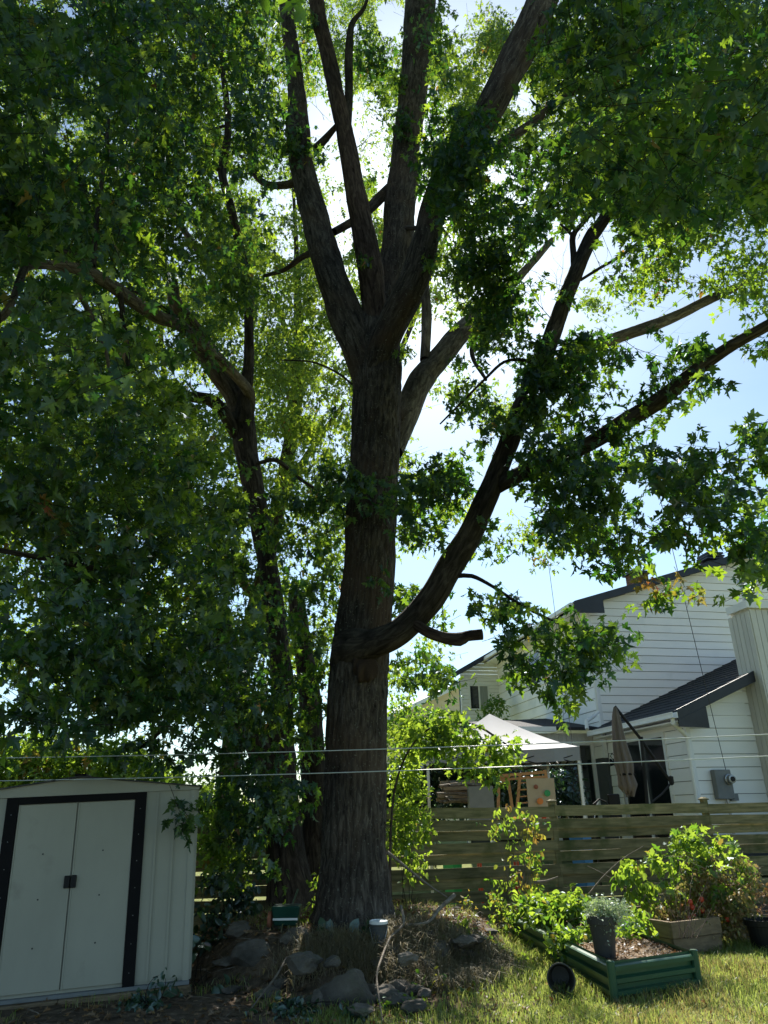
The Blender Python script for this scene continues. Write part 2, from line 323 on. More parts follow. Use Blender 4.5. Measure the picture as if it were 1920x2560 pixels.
def groundmat():
    m, N, L, o = newmat('yard_ground'); b = N.new('ShaderNodeBsdfPrincipled'); b.inputs['Roughness'].default_value = .97; b.inputs['Specular IOR Level'].default_value = .1
    tc = N.new('ShaderNodeTexCoord')
    def noise(s, d=6):
        n = N.new('ShaderNodeTexNoise'); n.inputs['Scale'].default_value = s; n.inputs['Detail'].default_value = d; n.inputs['Roughness'].default_value = .65; L.new(tc.outputs['Object'], n.inputs['Vector']); return n
    g = ramp(N, [(.3, (.08, .10, .025)), (.5, (.15, .17, .05)), (.7, (.28, .26, .11))]); L.new(noise(5).outputs[0], g.inputs[0])
    s = ramp(N, [(.35, (.06, .045, .03)), (.6, (.15, .11, .075)), (.75, (.26, .20, .14))]); L.new(noise(11, 9).outputs[0], s.inputs[0])
    at = N.new('ShaderNodeAttribute'); at.attribute_name = 'lawn'
    ad = N.new('ShaderNodeMath'); ad.operation = 'MULTIPLY_ADD'; n3 = noise(3.0); L.new(n3.outputs[0], ad.inputs[0]); ad.inputs[1].default_value = .9; L.new(at.outputs['Fac'], ad.inputs[2])
    rr = ramp(N, [(.75, (0, 0, 0)), (1.0, (1, 1, 1))]); L.new(ad.outputs[0], rr.inputs[0])
    mm = N.new('ShaderNodeMixRGB'); L.new(rr.outputs[0], mm.inputs[0]); L.new(s.outputs[0], mm.inputs[1]); L.new(g.outputs[0], mm.inputs[2]); L.new(mm.outputs[0], b.inputs['Base Color'])
    bp = N.new('ShaderNodeBump'); bp.inputs['Strength'].default_value = .8; bp.inputs['Distance'].default_value = .03; L.new(noise(30, 8).outputs[0], bp.inputs['Height']); L.new(bp.outputs[0], b.inputs['Normal'])
    L.new(b.outputs[0], o.inputs[0]); return m
def lawn(x, y):
    a = sstep(.35, 1.1, x - .25 * (y - 7.0)) * (1 - sstep(10.4, 11.2, y)) * (1 - sstep(.6, 0., np.abs(np.hypot(x + .3, y - 9.2) - 0)))
    a = np.where(y > 12.8, 1.0, a); b = sstep(-1.2, -.3, x) * (1 - sstep(6.7, 7.1, y)) * .55
    return np.maximum(a, b)
gnd = npmesh('lawn_ground', V, Fg, groundmat(), smooth=True, attrs={'lawn': lawn(V[:, 0], V[:, 1])}); tag(gnd, kind='structure')

# ------------------------------------------------------------------ leaves
def sym(right, top): return [(0, 0)] + right + [top] + [(-x, y) for x, y in right[::-1]]
MAPLE = sym([(.34, -.05), (.16, .15), (.36, .17), (.54, .43), (.34, .43), (.13, .42), (.27, .62), (.12, .73)], (0, 1.02))
MAPLE_S = sym([(.33, -.03), (.16, .18), (.52, .42), (.14, .45), (.22, .68)], (0, 1.0))
OVAL = sym([(.20, .15), (.30, .42), (.20, .75)], (0, 1.0))
OVAL_S = sym([(.28, .35)], (0, 1.0))
def template(outline, fold=.36, droop=.26, c=(0, .33)):
    pts = [(c[0], c[1])] + outline
    V = np.array([(x, y, abs(x) * fold - droop * y * y) for x, y in pts]); n = len(outline)
    F_ = np.array([(0, 1 + k, 1 + (k + 1) % n) for k in range(n)]); return V, F_
T_MAPLE = template(MAPLE); T_MAPLE_S = template(MAPLE_S); T_OVAL = template(OVAL, c=(0, .45)); T_OVAL_S = template(OVAL_S, c=(0, .45))
def norm(a): return a / (np.linalg.norm(a, axis=-1, keepdims=True) + 1e-9)
def leafbuild(name, Lf, tmpl, mat, parent, kind=None):
    """Lf dict of pos, ax, nr, size, tint, aut"""
    TV, TF = tmpl; n = len(Lf['pos'])
    if n == 0: return None
    A = norm(Lf['ax']); Nn = Lf['nr'] - A * (Lf['nr'] * A).sum(1, keepdims=True); Nn = norm(Nn); B = np.cross(A, Nn)
    s = Lf['size'][:, None, None]; wv = (1 + rng.normal(0, .12, n))[:, None, None]; cv = (rng.normal(1, .8, n))[:, None, None]
    Vv = Lf['pos'][:, None, :] + s * (TV[None, :, 0:1] * wv * B[:, None, :] + TV[None, :, 1:2] * A[:, None, :] + cv * TV[None, :, 2:3] * Nn[:, None, :])
    k = len(TV); Ff = (TF[None] + (np.arange(n) * k)[:, None, None]).reshape(-1, 3)
    o = npmesh(name, Vv.reshape(-1, 3), Ff, mat, parent, attrs={'tint': np.repeat(Lf['tint'], k), 'aut': np.repeat(Lf['aut'], k)})
    if kind: o['kind'] = kind
    return o
def cat(ls):
    return {k: np.concatenate([l[k] for l in ls]) for k in ls[0]}
def twig_mesh(segs, parent, mat, name='twigs'):
    if not len(segs): return
    a = np.array([s[0] for s in segs]); b = np.array([s[1] for s in segs]); r = np.array([s[2] for s in segs])[:, None]
    d = norm(b - a); x = norm(np.cross(d, np.array([.3, .2, .93]))); y = np.cross(d, x)
    ring = [x * r, (-.5 * x + .87 * y) * r, (-.5 * x - .87 * y) * r]
    Vv = np.stack([a + q for q in ring] + [b + q * .5 for q in ring], 1)
    n = len(a); base = (np.arange(n) * 6)[:, None, None]
    Ff = (np.array([[0, 1, 4, 3], [1, 2, 5, 4], [2, 0, 3, 5]])[None] + base).reshape(-1, 4)
    o = npmesh(name, Vv.reshape(-1, 3), Ff, mat, parent, uv=np.tile(np.array([[0, 0], [.01, 0], [.02, 0], [0, .2], [.01, .2], [.02, .2]]), (n, 1))); o['kind'] = 'stuff'
    return o
# places where the sky shows between the leaves of the photographed crown (image ellipses, strength)
OPEN = [(185, 25, 26, 16, .7), (975, 45, 36, 48, 1), (915, 330, 50, 110, .8), (795, 300, 30, 66, .93), (850, 560, 42, 84, .96), (690, 505, 52, 36, .9),
        (600, 395, 22, 22, .7), (722, 612, 34, 36, .8), (1052, 530, 22, 48, 1), (960, 470, 22, 80, .92), (860, 700, 16, 40, .7), (1240, 430, 26, 28, .95), (1310, 265, 30, 26, .85), (640, 545, 26, 22, .7),
        (1075, 1045, 48, 26, .85), (1035, 905, 30, 60, .5), (700, 1120, 40, 28, .8), (850, 1135, 16, 26, .8), (620, 900, 14, 50, .5), (275, 765, 22, 18, .8), (375, 820, 22, 16, .7), (420, 930, 40, 18, .6),
        (370, 1085, 18, 22, .7), (755, 1420, 34, 30, .75), (600, 1500, 34, 50, .7), (640, 1430, 24, 40, .7), (640, 1130, 22, 24, .7), (20, 1740, 26, 40, .8), (830, 1100, 30, 20, .6),
        (1470, 1180, 0, 0, 0), (775, 1560, 10, 18, .8), (690, 1290, 14, 26, .7), (1782, 1386, 42, 26, .95), (1490, 1505, 40, 22, .6), (620, 470, 40, 20, .6)]
PATHS = [([(604, 1040), (616, 1130), (640, 1250), (668, 1400), (690, 1560), (705, 1700)], 30, 10.2, .6), ([(700, 1900), (712, 2100), (730, 2280)], 46, 10.2, .25), ([(780, 1750), (792, 2250)], 30, 10.5, .4), ([(600, 1770), (655, 1880)], 30, 10, .5), ([(630, 985), (520, 870), (450, 815), (400, 795), (350, 765), (295, 725), (240, 690), (180, 668), (110, 662), (66, 668), (32, 750), (0, 795)], 26, 7.0, .85),
         ([(240, 680), (240, 600), (245, 520)], 14, 6.5, .7), ([(625, 985), (622, 800)], 20, 10, .8), ([(600, 640), (577, 520), (558, 430), (570, 330), (555, 140)], 20, 9, .8),
         ([(160, 680), (240, 810), (275, 935)], 16, 6.5, .7), ([(610, 1130), (600, 1020), (500, 870)], 34, 10, .75), ([(308, 760), (320, 930)], 14, 6.5, .6),
         ([(910, 1612), (1048, 1535), (1125, 1415), (1212, 1255), (1285, 1070)], 36, 9, .85), ([(1390, 820), (1440, 680), (1500, 560)], 34, 9, .9), ([(1480, 1105), (1650, 1000), (1710, 950)], 30, 8, .8),
         ([(1790, 890), (1900, 820)], 26, 8, .7), ([(1560, 842), (1775, 748)], 26, 9, .85), ([(1050, 1580), (1210, 1588)], 34, 9, .95), ([(1010, 1050), (1100, 895), (1150, 840)], 34, 10, .9),
         ([(820, 670), (775, 480), (745, 330)], 40, 9, .8), ([(910, 560), (850, 250), (800, 20)], 34, 9, .9), ([(1035, 250), (1050, 0)], 36, 9, .8), ([(975, 740), (1010, 440)], 36, 9, .85), ([(1000, 775), (1062, 600)], 38, 9, .9),
         ([(1250, 230), (1350, 0)], 28, 7, .8), ([(885, 2300), (890, 1700), (920, 1480)], 84, 9, .96), ([(928, 1420), (935, 1270)], 66, 9, .7), ([(940, 1130), (940, 800)], 66, 9, .9)]
def open_keep(pos, ext=1.0):
    px, py, dep = proj(pos); keep = np.ones(len(pos), bool)
    for pts, hw, ym, s_ in PATHS:
        near = pos[:, 1] < ym
        for (ax_, ay_), (bx_, by_) in zip(pts[:-1], pts[1:]):
            vx, vy = bx_ - ax_, by_ - ay_; t = np.clip(((px - ax_) * vx + (py - ay_) * vy) / (vx * vx + vy * vy), 0, 1)
            d = np.hypot(px - ax_ - t * vx, py - ay_ - t * vy); keep &= ~((d < hw) & near & (rng.random(len(px)) < s_))
    return keep & open_keep0(pos, ext)
def open_keep0(pos, ext=1.0):
    px, py, _ = proj(pos); keep = np.ones(len(pos), bool); q = rng.random(len(pos))
    for cx, cy, rx, ry, s in OPEN:
        if rx == 0: continue
        d = ((px - cx) / (rx * ext)) ** 2 + ((py - cy) / (ry * ext)) ** 2
        keep &= ~((d < 1) & (q < s))
    return keep
def n_ok(n): return n > 14
class Foliage:
    def __init__(s, k=1.0): s.L = []; s.tw = []; s.k = k
    def sprays(s, C, size, nl=12, spread=.30, droop=.85, up=.5, aut=0.0, tint=(.5, .25), out=None, opens=True, ext=1.0):
        """clusters of leaves round short twigs at centres C"""
        n = len(C)
        if n == 0: return
        d = norm(rng.normal(0, 1, (n, 3)) * np.array([1, 1, .45]) + (0 if out is None else out))
        L = spread * rng.uniform(.7, 1.5, n)
        a = C - d * L[:, None] * .9; b = C + d * L[:, None] * .9 + np.array([0, 0, -.08]) * L[:, None] / spread
        t = rng.random((n, nl)); base = a[:, None] * (1 - t[..., None]) + b[:, None] * t[..., None]
        side = norm(rng.normal(0, 1, (n, nl, 3))); side -= (side * d[:, None]).sum(-1, keepdims=True) * d[:, None]; side = norm(side)
        pos = base + side * rng.uniform(.02, .32, (n, nl, 1)) * spread
        ax = norm(side * .7 + d[:, None] * .5 + np.array([0, 0, -droop]) + rng.normal(0, .25, (n, nl, 3)))
        nr = np.array([0, 0, up]) + rng.normal(0, .5, (n, nl, 3))
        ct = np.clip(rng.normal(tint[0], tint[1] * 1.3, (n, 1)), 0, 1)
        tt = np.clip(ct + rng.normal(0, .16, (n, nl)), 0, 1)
        au = np.zeros((n, nl))
        if aut > 0:
            ca = (rng.random((n, 1)) < aut) * rng.uniform(.4, 1, (n, 1)); au = np.clip(ca + rng.normal(0, .12, (n, nl)) * (ca > 0), 0, 1)
        au = np.maximum(au, (rng.random((n, nl)) < .006) * .8)
        sz = size * rng.uniform(.5, 1.25, (n, nl))
        D = dict(pos=pos.reshape(-1, 3), ax=ax.reshape(-1, 3), nr=nr.reshape(-1, 3), size=sz.ravel(), tint=tt.ravel(), aut=au.ravel())
        kt = np.ones(n, bool)
        if opens:
            k = open_keep(D['pos'], ext); D = {q: v[k] for q, v in D.items()}; kt = open_keep(C, 1.25)
        s.L.append(D)
        for q in np.nonzero(kt)[0]: s.tw.append((a[q], b[q], .003))
    def area(s, shape, Y, dY, cover, size, nl=12, edge=0.25, seed=0, **kw):
        if kw.get('opens', True): size *= .84; cover *= s.k
        """fill an image-space ellipse ('E',cx,cy,rx,ry) or box ('R',x0,y0,x1,y1) at distance Y +- dY"""
        if shape[0] == 'E': _, cx, cy, rx, ry = shape; ar = pi * rx * ry
        else: _, x0, y0, x1, y1 = shape; ar = (x1 - x0) * (y1 - y0); cx, cy = (x0 + x1) / 2, (y0 + y1) / 2
        t = (P(cx, cy, Y) - EYE) @ CM; dep = -t[2]; la = .165 * (size * .9 * F / dep) ** 2
        m_ = kw.pop('clump', 5) if n_ok(cover * ar / la / nl) else 1; cr_ = kw.pop('cr', .30); kw.pop('clump', 0)
        n = max(1, int(cover * ar / la / nl / m_))
        if shape[0] == 'E':
            r = np.sqrt(rng.random(n)) * .95; an = rng.random(n) * 2 * pi; r = r * (1 + rng.normal(0, .06, n)); X = cx + rx * r * np.cos(an); Yp = cy + ry * r * np.sin(an)
        else: X = rng.uniform(x0, x1, n); Yp = rng.uniform(y0, y1, n)
        # clumps: thin out where a coarse noise is low
        k = vnoise(X / 75 + 90 + seed * 3.7, Yp / 62 + 90 + seed * 2.3) + rng.normal(0, .12, n) > edge
        X = X[k]; Yp = Yp[k]; Ys = Y + rng.uniform(-dY, dY, len(X))
        C = np.array([P(a, b, c) for a, b, c in zip(X, Yp, Ys)]).reshape(-1, 3)
        if m_ > 1 and len(C):
            C = np.repeat(C, m_, 0); o_ = norm(rng.normal(0, 1, C.shape)) * (rng.random((len(C), 1)) ** .5) * cr_ * np.array([1.15, 1.15, .8]); C = C + o_; C[:, 2] -= .35 * np.hypot(o_[:, 0], o_[:, 1])
        s.sprays(C, size, nl, **kw)
    def finish(s, parent, mat, tmpl, tmpl_s, bark, cut=22, parts=0):
        D = cat(s.L); px, py, dep = proj(D['pos']); sp = D['size'] * F / np.maximum(dep, .3)
        vis = (px > -20) & (px < 1940) & (py > -20) & (py < 2580) & (dep > 0)
        big = (sp > cut) & vis
        if parts:
            idx = np.nonzero(big)[0]; idx = idx[np.argsort(-sp[idx])][:parts]
            single_leaves({q: v[idx] for q, v in D.items()}, mat, parent)
            m = np.ones(len(sp), bool); m[idx] = False; D = {q: v[m] for q, v in D.items()}; big = big[m]
        leafbuild('crown', {q: v[big] for q, v in D.items()}, tmpl, mat, parent, 'stuff')
        leafbuild('crown', {q: v[~big] for q, v in D.items()}, tmpl_s, mat, parent, 'stuff')
        twig_mesh(s.tw, parent, bark)
        return len(D['pos'])
_leafmesh = {}
def single_leaves(D, mat, parent):
    """the leaves that show largest, each an object, sharing a few mesh variants"""
    TV, TF = T_MAPLE; ms = []
    for k in range(6):
        key = (mat.name, k)
        if key not in _leafmesh:
            me = bpy.data.meshes.new('leaf'); cv = .3 + .35 * k
            me.from_pydata([(x, y, z * cv) for x, y, z in TV], [], [tuple(int(q) for q in f) for f in TF]); me.materials.append(mat)
            for an, val in (('tint', .1 + .15 * k), ('aut', 0.0)):
                a = me.attributes.new(an, 'FLOAT', 'POINT'); a.data.foreach_set('value', [val] * len(TV))
            _leafmesh[key] = me
        ms.append(_leafmesh[key])
    A = norm(D['ax']); Nn = norm(D['nr'] - A * (D['nr'] * A).sum(1, keepdims=True)); B = np.cross(A, Nn)
    pl = np.array(parent.location)
    for q in range(len(A)):
        o = bpy.data.objects.new('leaf', ms[min(5, max(0, int(D['tint'][q] * 6)))]); s = D['size'][q]
        mt = Matrix(((B[q][0] * s, A[q][0] * s, Nn[q][0] * s, D['pos'][q][0] - pl[0]), (B[q][1] * s, A[q][1] * s, Nn[q][1] * s, D['pos'][q][1] - pl[1]),
                     (B[q][2] * s, A[q][2] * s, Nn[q][2] * s, D['pos'][q][2] - pl[2]), (0, 0, 0, 1)))
        COL.objects.link(o); o.parent = parent; o.matrix_basis = mt

# ------------------------------------------------------------------ trees
def wood(name, spec, mat, parent, n=20, step=.06, bark=.006, lump=.12, seed=0, flare=None):
    """spec: (px, py, width in px, Y) along the limb"""
    pts = []; rad = []
    for px, py, w, Y in spec:
        p = P(px, py, Y); pts.append(p); rad.append(w / 2 * (-((p - EYE) @ CM)[2]) / F)
    V, Fq, UV = tube(pts, rad, n, step, bark, lump, seed, flare)
    V, Fq, UV, ex = capped(V, Fq, UV, n)
    Fq = np.vstack([Fq, np.array(ex)])
    # caps are degenerate quads: build as quads with a repeated index is unsafe, so drop them to triangles
    me_f = [tuple(f) for f in Fq[:-n]] if False else None
    o = npmesh(name, V, Fq[:-n], mat, parent, smooth=True, uv=UV)
    bm = bmesh.new(); bm.from_mesh(o.data); bm.verts.ensure_lookup_table(); uvl = bm.loops.layers.uv.active
    for f in ex:
        ff = bm.faces.new([bm.verts[f[0]], bm.verts[f[1]], bm.verts[f[2]]]); ff.smooth = True
        for l in ff.loops: l[uvl].uv = UV[l.vert.index]
    bm.to_mesh(o.data); bm.free(); o.data.update()
    return o

# --- main maple
bt = P(885, 2310, 8.7); bt[2] = gz(bt[0], bt[1])
maple = thing('maple_tree', 'huge maple with a thick furrowed trunk forking into upright limbs on the stony mound', 'tree', bt)
BK = M['bark']
trunk = wood('trunk', [(885, 2350, 176, 8.7), (886, 2250, 168, 8.7), (885, 2100, 162, 8.7), (888, 1950, 160, 8.7), (892, 1800, 154, 8.7), (900, 1650, 150, 8.7), (915, 1500, 134, 8.7), (924, 1380, 128, 8.7),
              (930, 1250, 126, 8.7), (936, 1130, 124, 8.7), (941, 1010, 122, 8.7), (942, 930, 124, 8.7), (938, 860, 118, 8.7), (944, 790, 96, 8.7)], BK, maple, n=180, step=.025, bark=.026, lump=.07, seed=1, flare=(0, 1.0, .42, 7))
for nm, sp, mt, nn, bk in [
    ('limb', [(925, 960, 84, 8.66), (893, 860, 82, 8.6), (858, 770, 84, 8.55), (822, 670, 78, 8.5), (795, 570, 72, 8.5), (770, 480, 68, 8.5), (752, 400, 64, 8.5), (744, 320, 56, 8.5), (742, 230, 44, 8.6), (730, 130, 40, 8.7), (715, 0, 34, 8.8), (700, -180, 28, 9)], BK, 52, .010),
    ('limb', [(945, 830, 60, 8.6), (935, 740, 64, 8.5), (925, 660, 62, 8.4), (905, 560, 54, 8.3), (885, 460, 48, 8.2), (868, 360, 44, 8.2), (845, 250, 40, 8.2), (820, 140, 38, 8.2), (795, 30, 40, 8.2), (770, -150, 34, 8.2)], M['bark_red'], 40, .008),
    ('limb', [(958, 850, 70, 8.9), (975, 740, 76, 9), (992, 620, 82, 9), (1003, 500, 80, 9), (1015, 380, 74, 9), (1030, 260, 70, 9), (1042, 130, 74, 9), (1050, 0, 78, 9), (1050, -200, 66, 9)], BK, 52, .010),
    ('limb', [(935, 930, 66, 8.55), (962, 850, 80, 8.4), (1000, 775, 82, 8.2), (1038, 695, 76, 8), (1062, 610, 68, 7.8), (1080, 530, 64, 7.6), (1110, 450, 66, 7.2), (1160, 370, 74, 6.8), (1225, 270, 72, 6.4), (1280, 160, 76, 6.2), (1335, 50, 80, 6), (1400, -120, 76, 5.9)], BK, 52, .010),
    ('limb', [(985, 1130, 46, 9.0), (1012, 1050, 62, 9.4), (1048, 960, 66, 9.8), (1098, 895, 58, 10.1), (1150, 835, 54, 10.4), (1205, 780, 40, 10.8), (1290, 700, 24, 11.4), (1380, 600, 14, 12)], M['bark_pale'], 32, .006),
    ('limb', [(1062, 900, 26, 9.9), (1066, 800, 26, 10), (1062, 700, 22, 10.1), (1050, 600, 14, 10.2)], M['bark_pale'], 14, .003),
    ('limb', [(870, 1628, 112, 8.6), (930, 1610, 78, 8.25), (990, 1585, 68, 8.0), (1048, 1535, 66, 7.9), (1092, 1475, 66, 7.8), (1125, 1415, 64, 7.8), (1170, 1345, 60, 7.7), (1212, 1255, 56, 7.6), (1250, 1160, 52, 7.5), (1285, 1070, 50, 7.4),
              (1325, 970, 44, 7.4), (1365, 880, 42, 7.4), (1400, 780, 40, 7.4), (1440, 680, 38, 7.4), (1480, 590, 36, 7.4), (1515, 540, 30, 7.4), (1560, 440, 22, 7.4), (1600, 300, 14, 7.4)], M['bark_dark'], 44, .009),
    ('limb', [(1225, 1225, 40, 7.6), (1300, 1185, 40, 7.4), (1390, 1150, 38, 7.1), (1480, 1105, 38, 6.9), (1570, 1050, 42, 6.7), (1650, 1000, 44, 6.5), (1710, 950, 36, 6.3), (1790, 890, 34, 6.1), (1870, 840, 30, 5.9), (2000, 770, 26, 5.7)], M['bark_dark'], 36, .007),
    ('limb', [(1330, 960, 30, 7.5), (1450, 880, 30, 7.9), (1550, 842, 30, 8.2), (1630, 815, 30, 8.4), (1700, 785, 26, 8.6), (1775, 748, 24, 8.8), (1880, 700, 16, 9)], M['bark_pale'], 24, .005),
    ('dead_stub', [(1020, 1545, 26, 7.9), (1062, 1575, 28, 7.8), (1105, 1593, 28, 7.75), (1148, 1598, 34, 7.7), (1168, 1590, 26, 7.7), (1206, 1586, 26, 7.65)], M['bark_red'], 22, .006),
    ('branch', [(878, 480, 16, 8.25), (868, 380, 20, 8.25), (872, 240, 22, 8.3), (873, 120, 20, 8.3), (880, 60, 14, 8.3), (910, 20, 9, 8.3), (925, -30, 7, 8.3)], M['bark_dark'], 12, .002),
    ('branch', [(835, 580, 20, 8.5), (868, 562, 20, 8.6), (905, 540, 22, 8.8), (945, 500, 28, 9), (985, 460, 26, 9.05)], M['bark'], 12, .002),
    ('branch', [(965, 500, 10, 8.9), (985, 565, 8, 8.9), (1000, 570, 14, 8.9), (1050, 570, 12, 8.5)], M['bark'], 8, .001),
    ('branch', [(745, 455, 24, 8.5), (712, 463, 20, 8.6), (670, 462, 18, 8.7), (640, 440, 16, 8.8), (618, 405, 12, 8.9), (595, 385, 8, 9)], M['bark'], 12, .002),
    ('branch', [(800, 625, 20, 8.5), (760, 640, 16, 8.7), (710, 675, 12, 9), (660, 690, 9, 9.2)], M['bark'], 10, .002),
    ('branch', [(790, 372, 22, 8.45), (815, 345, 18, 8.4), (850, 305, 12, 8.3)], M['bark'], 10, .002),
    ('branch', [(1436, 690, 16, 7.4), (1434, 640, 16, 7.4), (1432, 590, 16, 7.4), (1455, 560, 12, 7.4), (1490, 520, 9, 7.4)], M['bark_dark'], 10, .002),
    ('branch', [(1432, 590, 10, 7.4), (1418, 575, 8, 7.4), (1400, 560, 5, 7.4)], M['bark_dark'], 6, .001),
    ('branch', [(1452, 700, 8, 7.4), (1500, 670, 8, 7.4), (1560, 635, 7, 7.4), (1600, 600, 5, 7.4)], M['bark_dark'], 8, .001),
    ('branch', [(1140, 1440, 14, 7.8), (1180, 1440, 12, 7.7), (1230, 1465, 9, 7.5), (1300, 1510, 8, 7.2), (1400, 1560, 7, 7), (1500, 1590, 5, 6.8), (1560, 1610, 3, 6.7)], M['bark_dark'], 8, .001),
    ('branch', [(1330, 160 - 30, 26, 6.1), (1400, 75, 22, 6.2), (1440, 95, 18, 6.3), (1490, 100, 14, 6.4), (1560, 60, 10, 6.5)], M['bark_dark'], 12, .002),
    ('branch', [(1225, 380, 26, 9), (1290, 335, 24, 9), (1340, 300, 22, 9), (1400, 250, 18, 9), (1470, 215, 12, 9)], M['bark'], 12, .002),
    ('branch', [(1100, 1060, 4, 7.6), (1150, 1010, 6, 7.6), (1210, 950, 7, 7.5), (1260, 905, 8, 7.5), (1310, 900, 9, 7.4), (1345, 915, 10, 7.4)], M['bark_dark'], 8, .001),
    ('branch', [(1205, 790, 16, 10.6), (1180, 880, 12, 10.2), (1215, 950, 8, 9.8)], M['bark'], 8, .001)]:
    wood(nm, sp, mt, maple, n=nn, step=.05 if nn > 20 else .08, bark=bk, lump=.16, seed=random.randint(1, 60))
# burl and old scar where the low limb leaves the trunk
b0 = P(912, 1660, 8.32)
bm = bmesh.new(); bmesh.ops.create_icosphere(bm, subdivisions=4, radius=1)
for v in bm.verts:
    q = .5 + .8 * float(vnoise(np.array(v.co.x * 2.2 + 9), np.array(v.co.z * 2.2 + v.co.y * 1.7 + 9))); v.co = Vector((v.co.x * .15 * q, v.co.y * .10 * q, v.co.z * .22 * q)) + Vector(b0)
me = bpy.data.meshes.new('burl'); bm.to_mesh(me); bm.free(); me.materials.append(M['bark_red']); me.polygons.foreach_set('use_smooth', [True] * len(me.polygons)); me.uv_layers.new(name='UVMap'); link('burl', me, maple)
# twiggy dead sprays against the sky
def twiggery(parent, starts, mat):
    segs = []
    def go(p, d, L, r, k):
        for _ in range(5):
            q = p + d * L / 5; segs.append((p, q, r)); p = q; d = norm(d + rng.normal(0, .22, 3)); r *= .85
            if k > 0 and rng.random() < .55: go(p, norm(d + rng.normal(0, .6, 3)), L * .55, r * .7, k - 1)
    for px, py, qx, qy, Y, L, r in starts:
        a = P(px, py, Y); go(a, norm(P(qx, qy, Y) - a), L, r, 2)
    return twig_mesh(segs, parent, mat, 'dead_twigs')
twiggery(maple, [(880, 230, 930, 180, 8.3, .6, .006), (890, 370, 960, 320, 8.6, .9, .008), (880, 250, 920, 120, 8.3, .7, .007), (900, 400, 920, 250, 8.7, .9, .007), (990, 330, 900, 260, 9, .8, .008), (1480, 620, 1560, 800, 7.5, 1.1, .006), (1500, 560, 1530, 700, 7.4, 1.0, .005),
                 (1560, 850, 1640, 910, 8, .9, .006), (1560, 880, 1680, 880, 8, .8, .005), (1380, 800, 1320, 730, 7.4, .9, .008), (1400, 760, 1380, 650, 7.4, .8, .006), (1420, 720, 1330, 690, 8, .8, .006), (1700, 620, 1640, 690, 8, .7, .005), (810, 300, 780, 200, 8.4, .7, .006),
                 (960, 2050, 985, 2130, 8.6, .4, .006), (900, 1130, 960, 1180, 8.2, .5, .005), (900, 1130, 860, 1110, 8.3, .3, .004), (600, 850, 700, 900, 9, .9, .005), (650, 830, 760, 860, 9, .9, .005)], M['bark_dark'])
mf = Foliage(1.15)
A_ = mf.area
# hanging and spreading sprays on the right-hand limbs
for e in [('E', 1430, 930, 100, 112, 7.2, 1.5), ('E', 1395, 1115, 140, 78, 7.0, 1.5), ('E', 1450, 1240, 110, 80, 6.8, 1.6), ('E', 1520, 1345, 80, 52, 6.7, 1.2), ('E', 1530, 1405, 40, 26, 6.7, .9),
          ('E', 1180, 1030, 62, 74, 7.6, 1.1), ('E', 1110, 1180, 90, 62, 7.4, 1.1), ('E', 1060, 1230, 95, 70, 7.4, 1.2), ('E', 1030, 1320, 70, 44, 7.6, .8), ('E', 1020, 1475, 60, 55, 9.5, 1.0), ('E', 1050, 1655, 62, 55, 10, 1.1), ('E', 1120, 1690, 30, 20, 10, .8),
          ('E', 1205, 1345, 55, 48, 8.2, .9), ('E', 1235, 1500, 70, 34, 7.2, 1.2), ('E', 1340, 1565, 80, 40, 7, 1.2), ('E', 1430, 1600, 60, 36, 6.8, 1.1), ('E', 1525, 1605, 56, 22, 6.6, 1.5), ('E', 1490, 1585, 50, 30, 6.7, 1.2), ('E', 1300, 1645, 50, 44, 6.9, 1.1),
          ('E', 1385, 1690, 60, 46, 6.7, 1.2), ('E', 1400, 1745, 26, 26, 6.6, .9), ('E', 1455, 1660, 50, 30, 6.7, 1.0), ('E', 1695, 1110, 46, 76, 5.8, 1.3), ('E', 1685, 1290, 46, 60, 5.8, 1.2), ('E', 1720, 1200, 50, 60, 5.8, 1.3), ('E', 1840, 1210, 70, 110, 5.5, 1.5),
          ('E', 1880, 1110, 46, 66, 5.6, 1.3), ('E', 1875, 1370, 52, 60, 5.5, 1.4), ('E', 1890, 1450, 36, 44, 5.5, 1.2), ('E', 1740, 895, 70, 36, 6.2, 1.0), ('E', 1760, 945, 46, 34, 6.2, 1.1), ('E', 1860, 850, 60, 26, 6.0, .8), ('E', 1655, 960, 44, 52, 6.6, .9),
          ('E', 1600, 1040, 50, 60, 6.8, .9), ('E', 1570, 1150, 60, 50, 6.8, .9), ('E', 1330, 900, 60, 40, 8, .7), ('E', 1470, 850, 70, 34, 7.6, 1.0), ]:
    A_(e[:5], e[5], .45, e[6] * 1.35, .12, nl=14, edge=.06, spread=.24, tint=(.22, .26))
A_(('E', 1620, 1500, 36, 26), 6.6, .2, .9, .10, nl=8, edge=0, spread=.15, aut=.35)
A_(('E', 1690, 1478, 56, 18), 6.6, .2, .9, .095, nl=8, edge=0, spread=.15, aut=.6)
A_(('E', 1650, 1440, 60, 22), 6.6, .2, .5, .095, nl=8, edge=0, spread=.15, aut=.4)
for e in [('E', 1620, 690, 70, 60, 8.5, 1.0), ('E', 1650, 610, 80, 55, 8.5, 1.1), ('E', 1810, 640, 110, 80, 8, .9), ('E', 1870, 740, 56, 50, 7.5, .8), ('E', 1740, 560, 100, 60, 8, 1.2)]:
    A_(e[:5], e[5], .8, e[6], .11, nl=12, edge=.2, spread=.25, tint=(.6, .25), aut=.02)
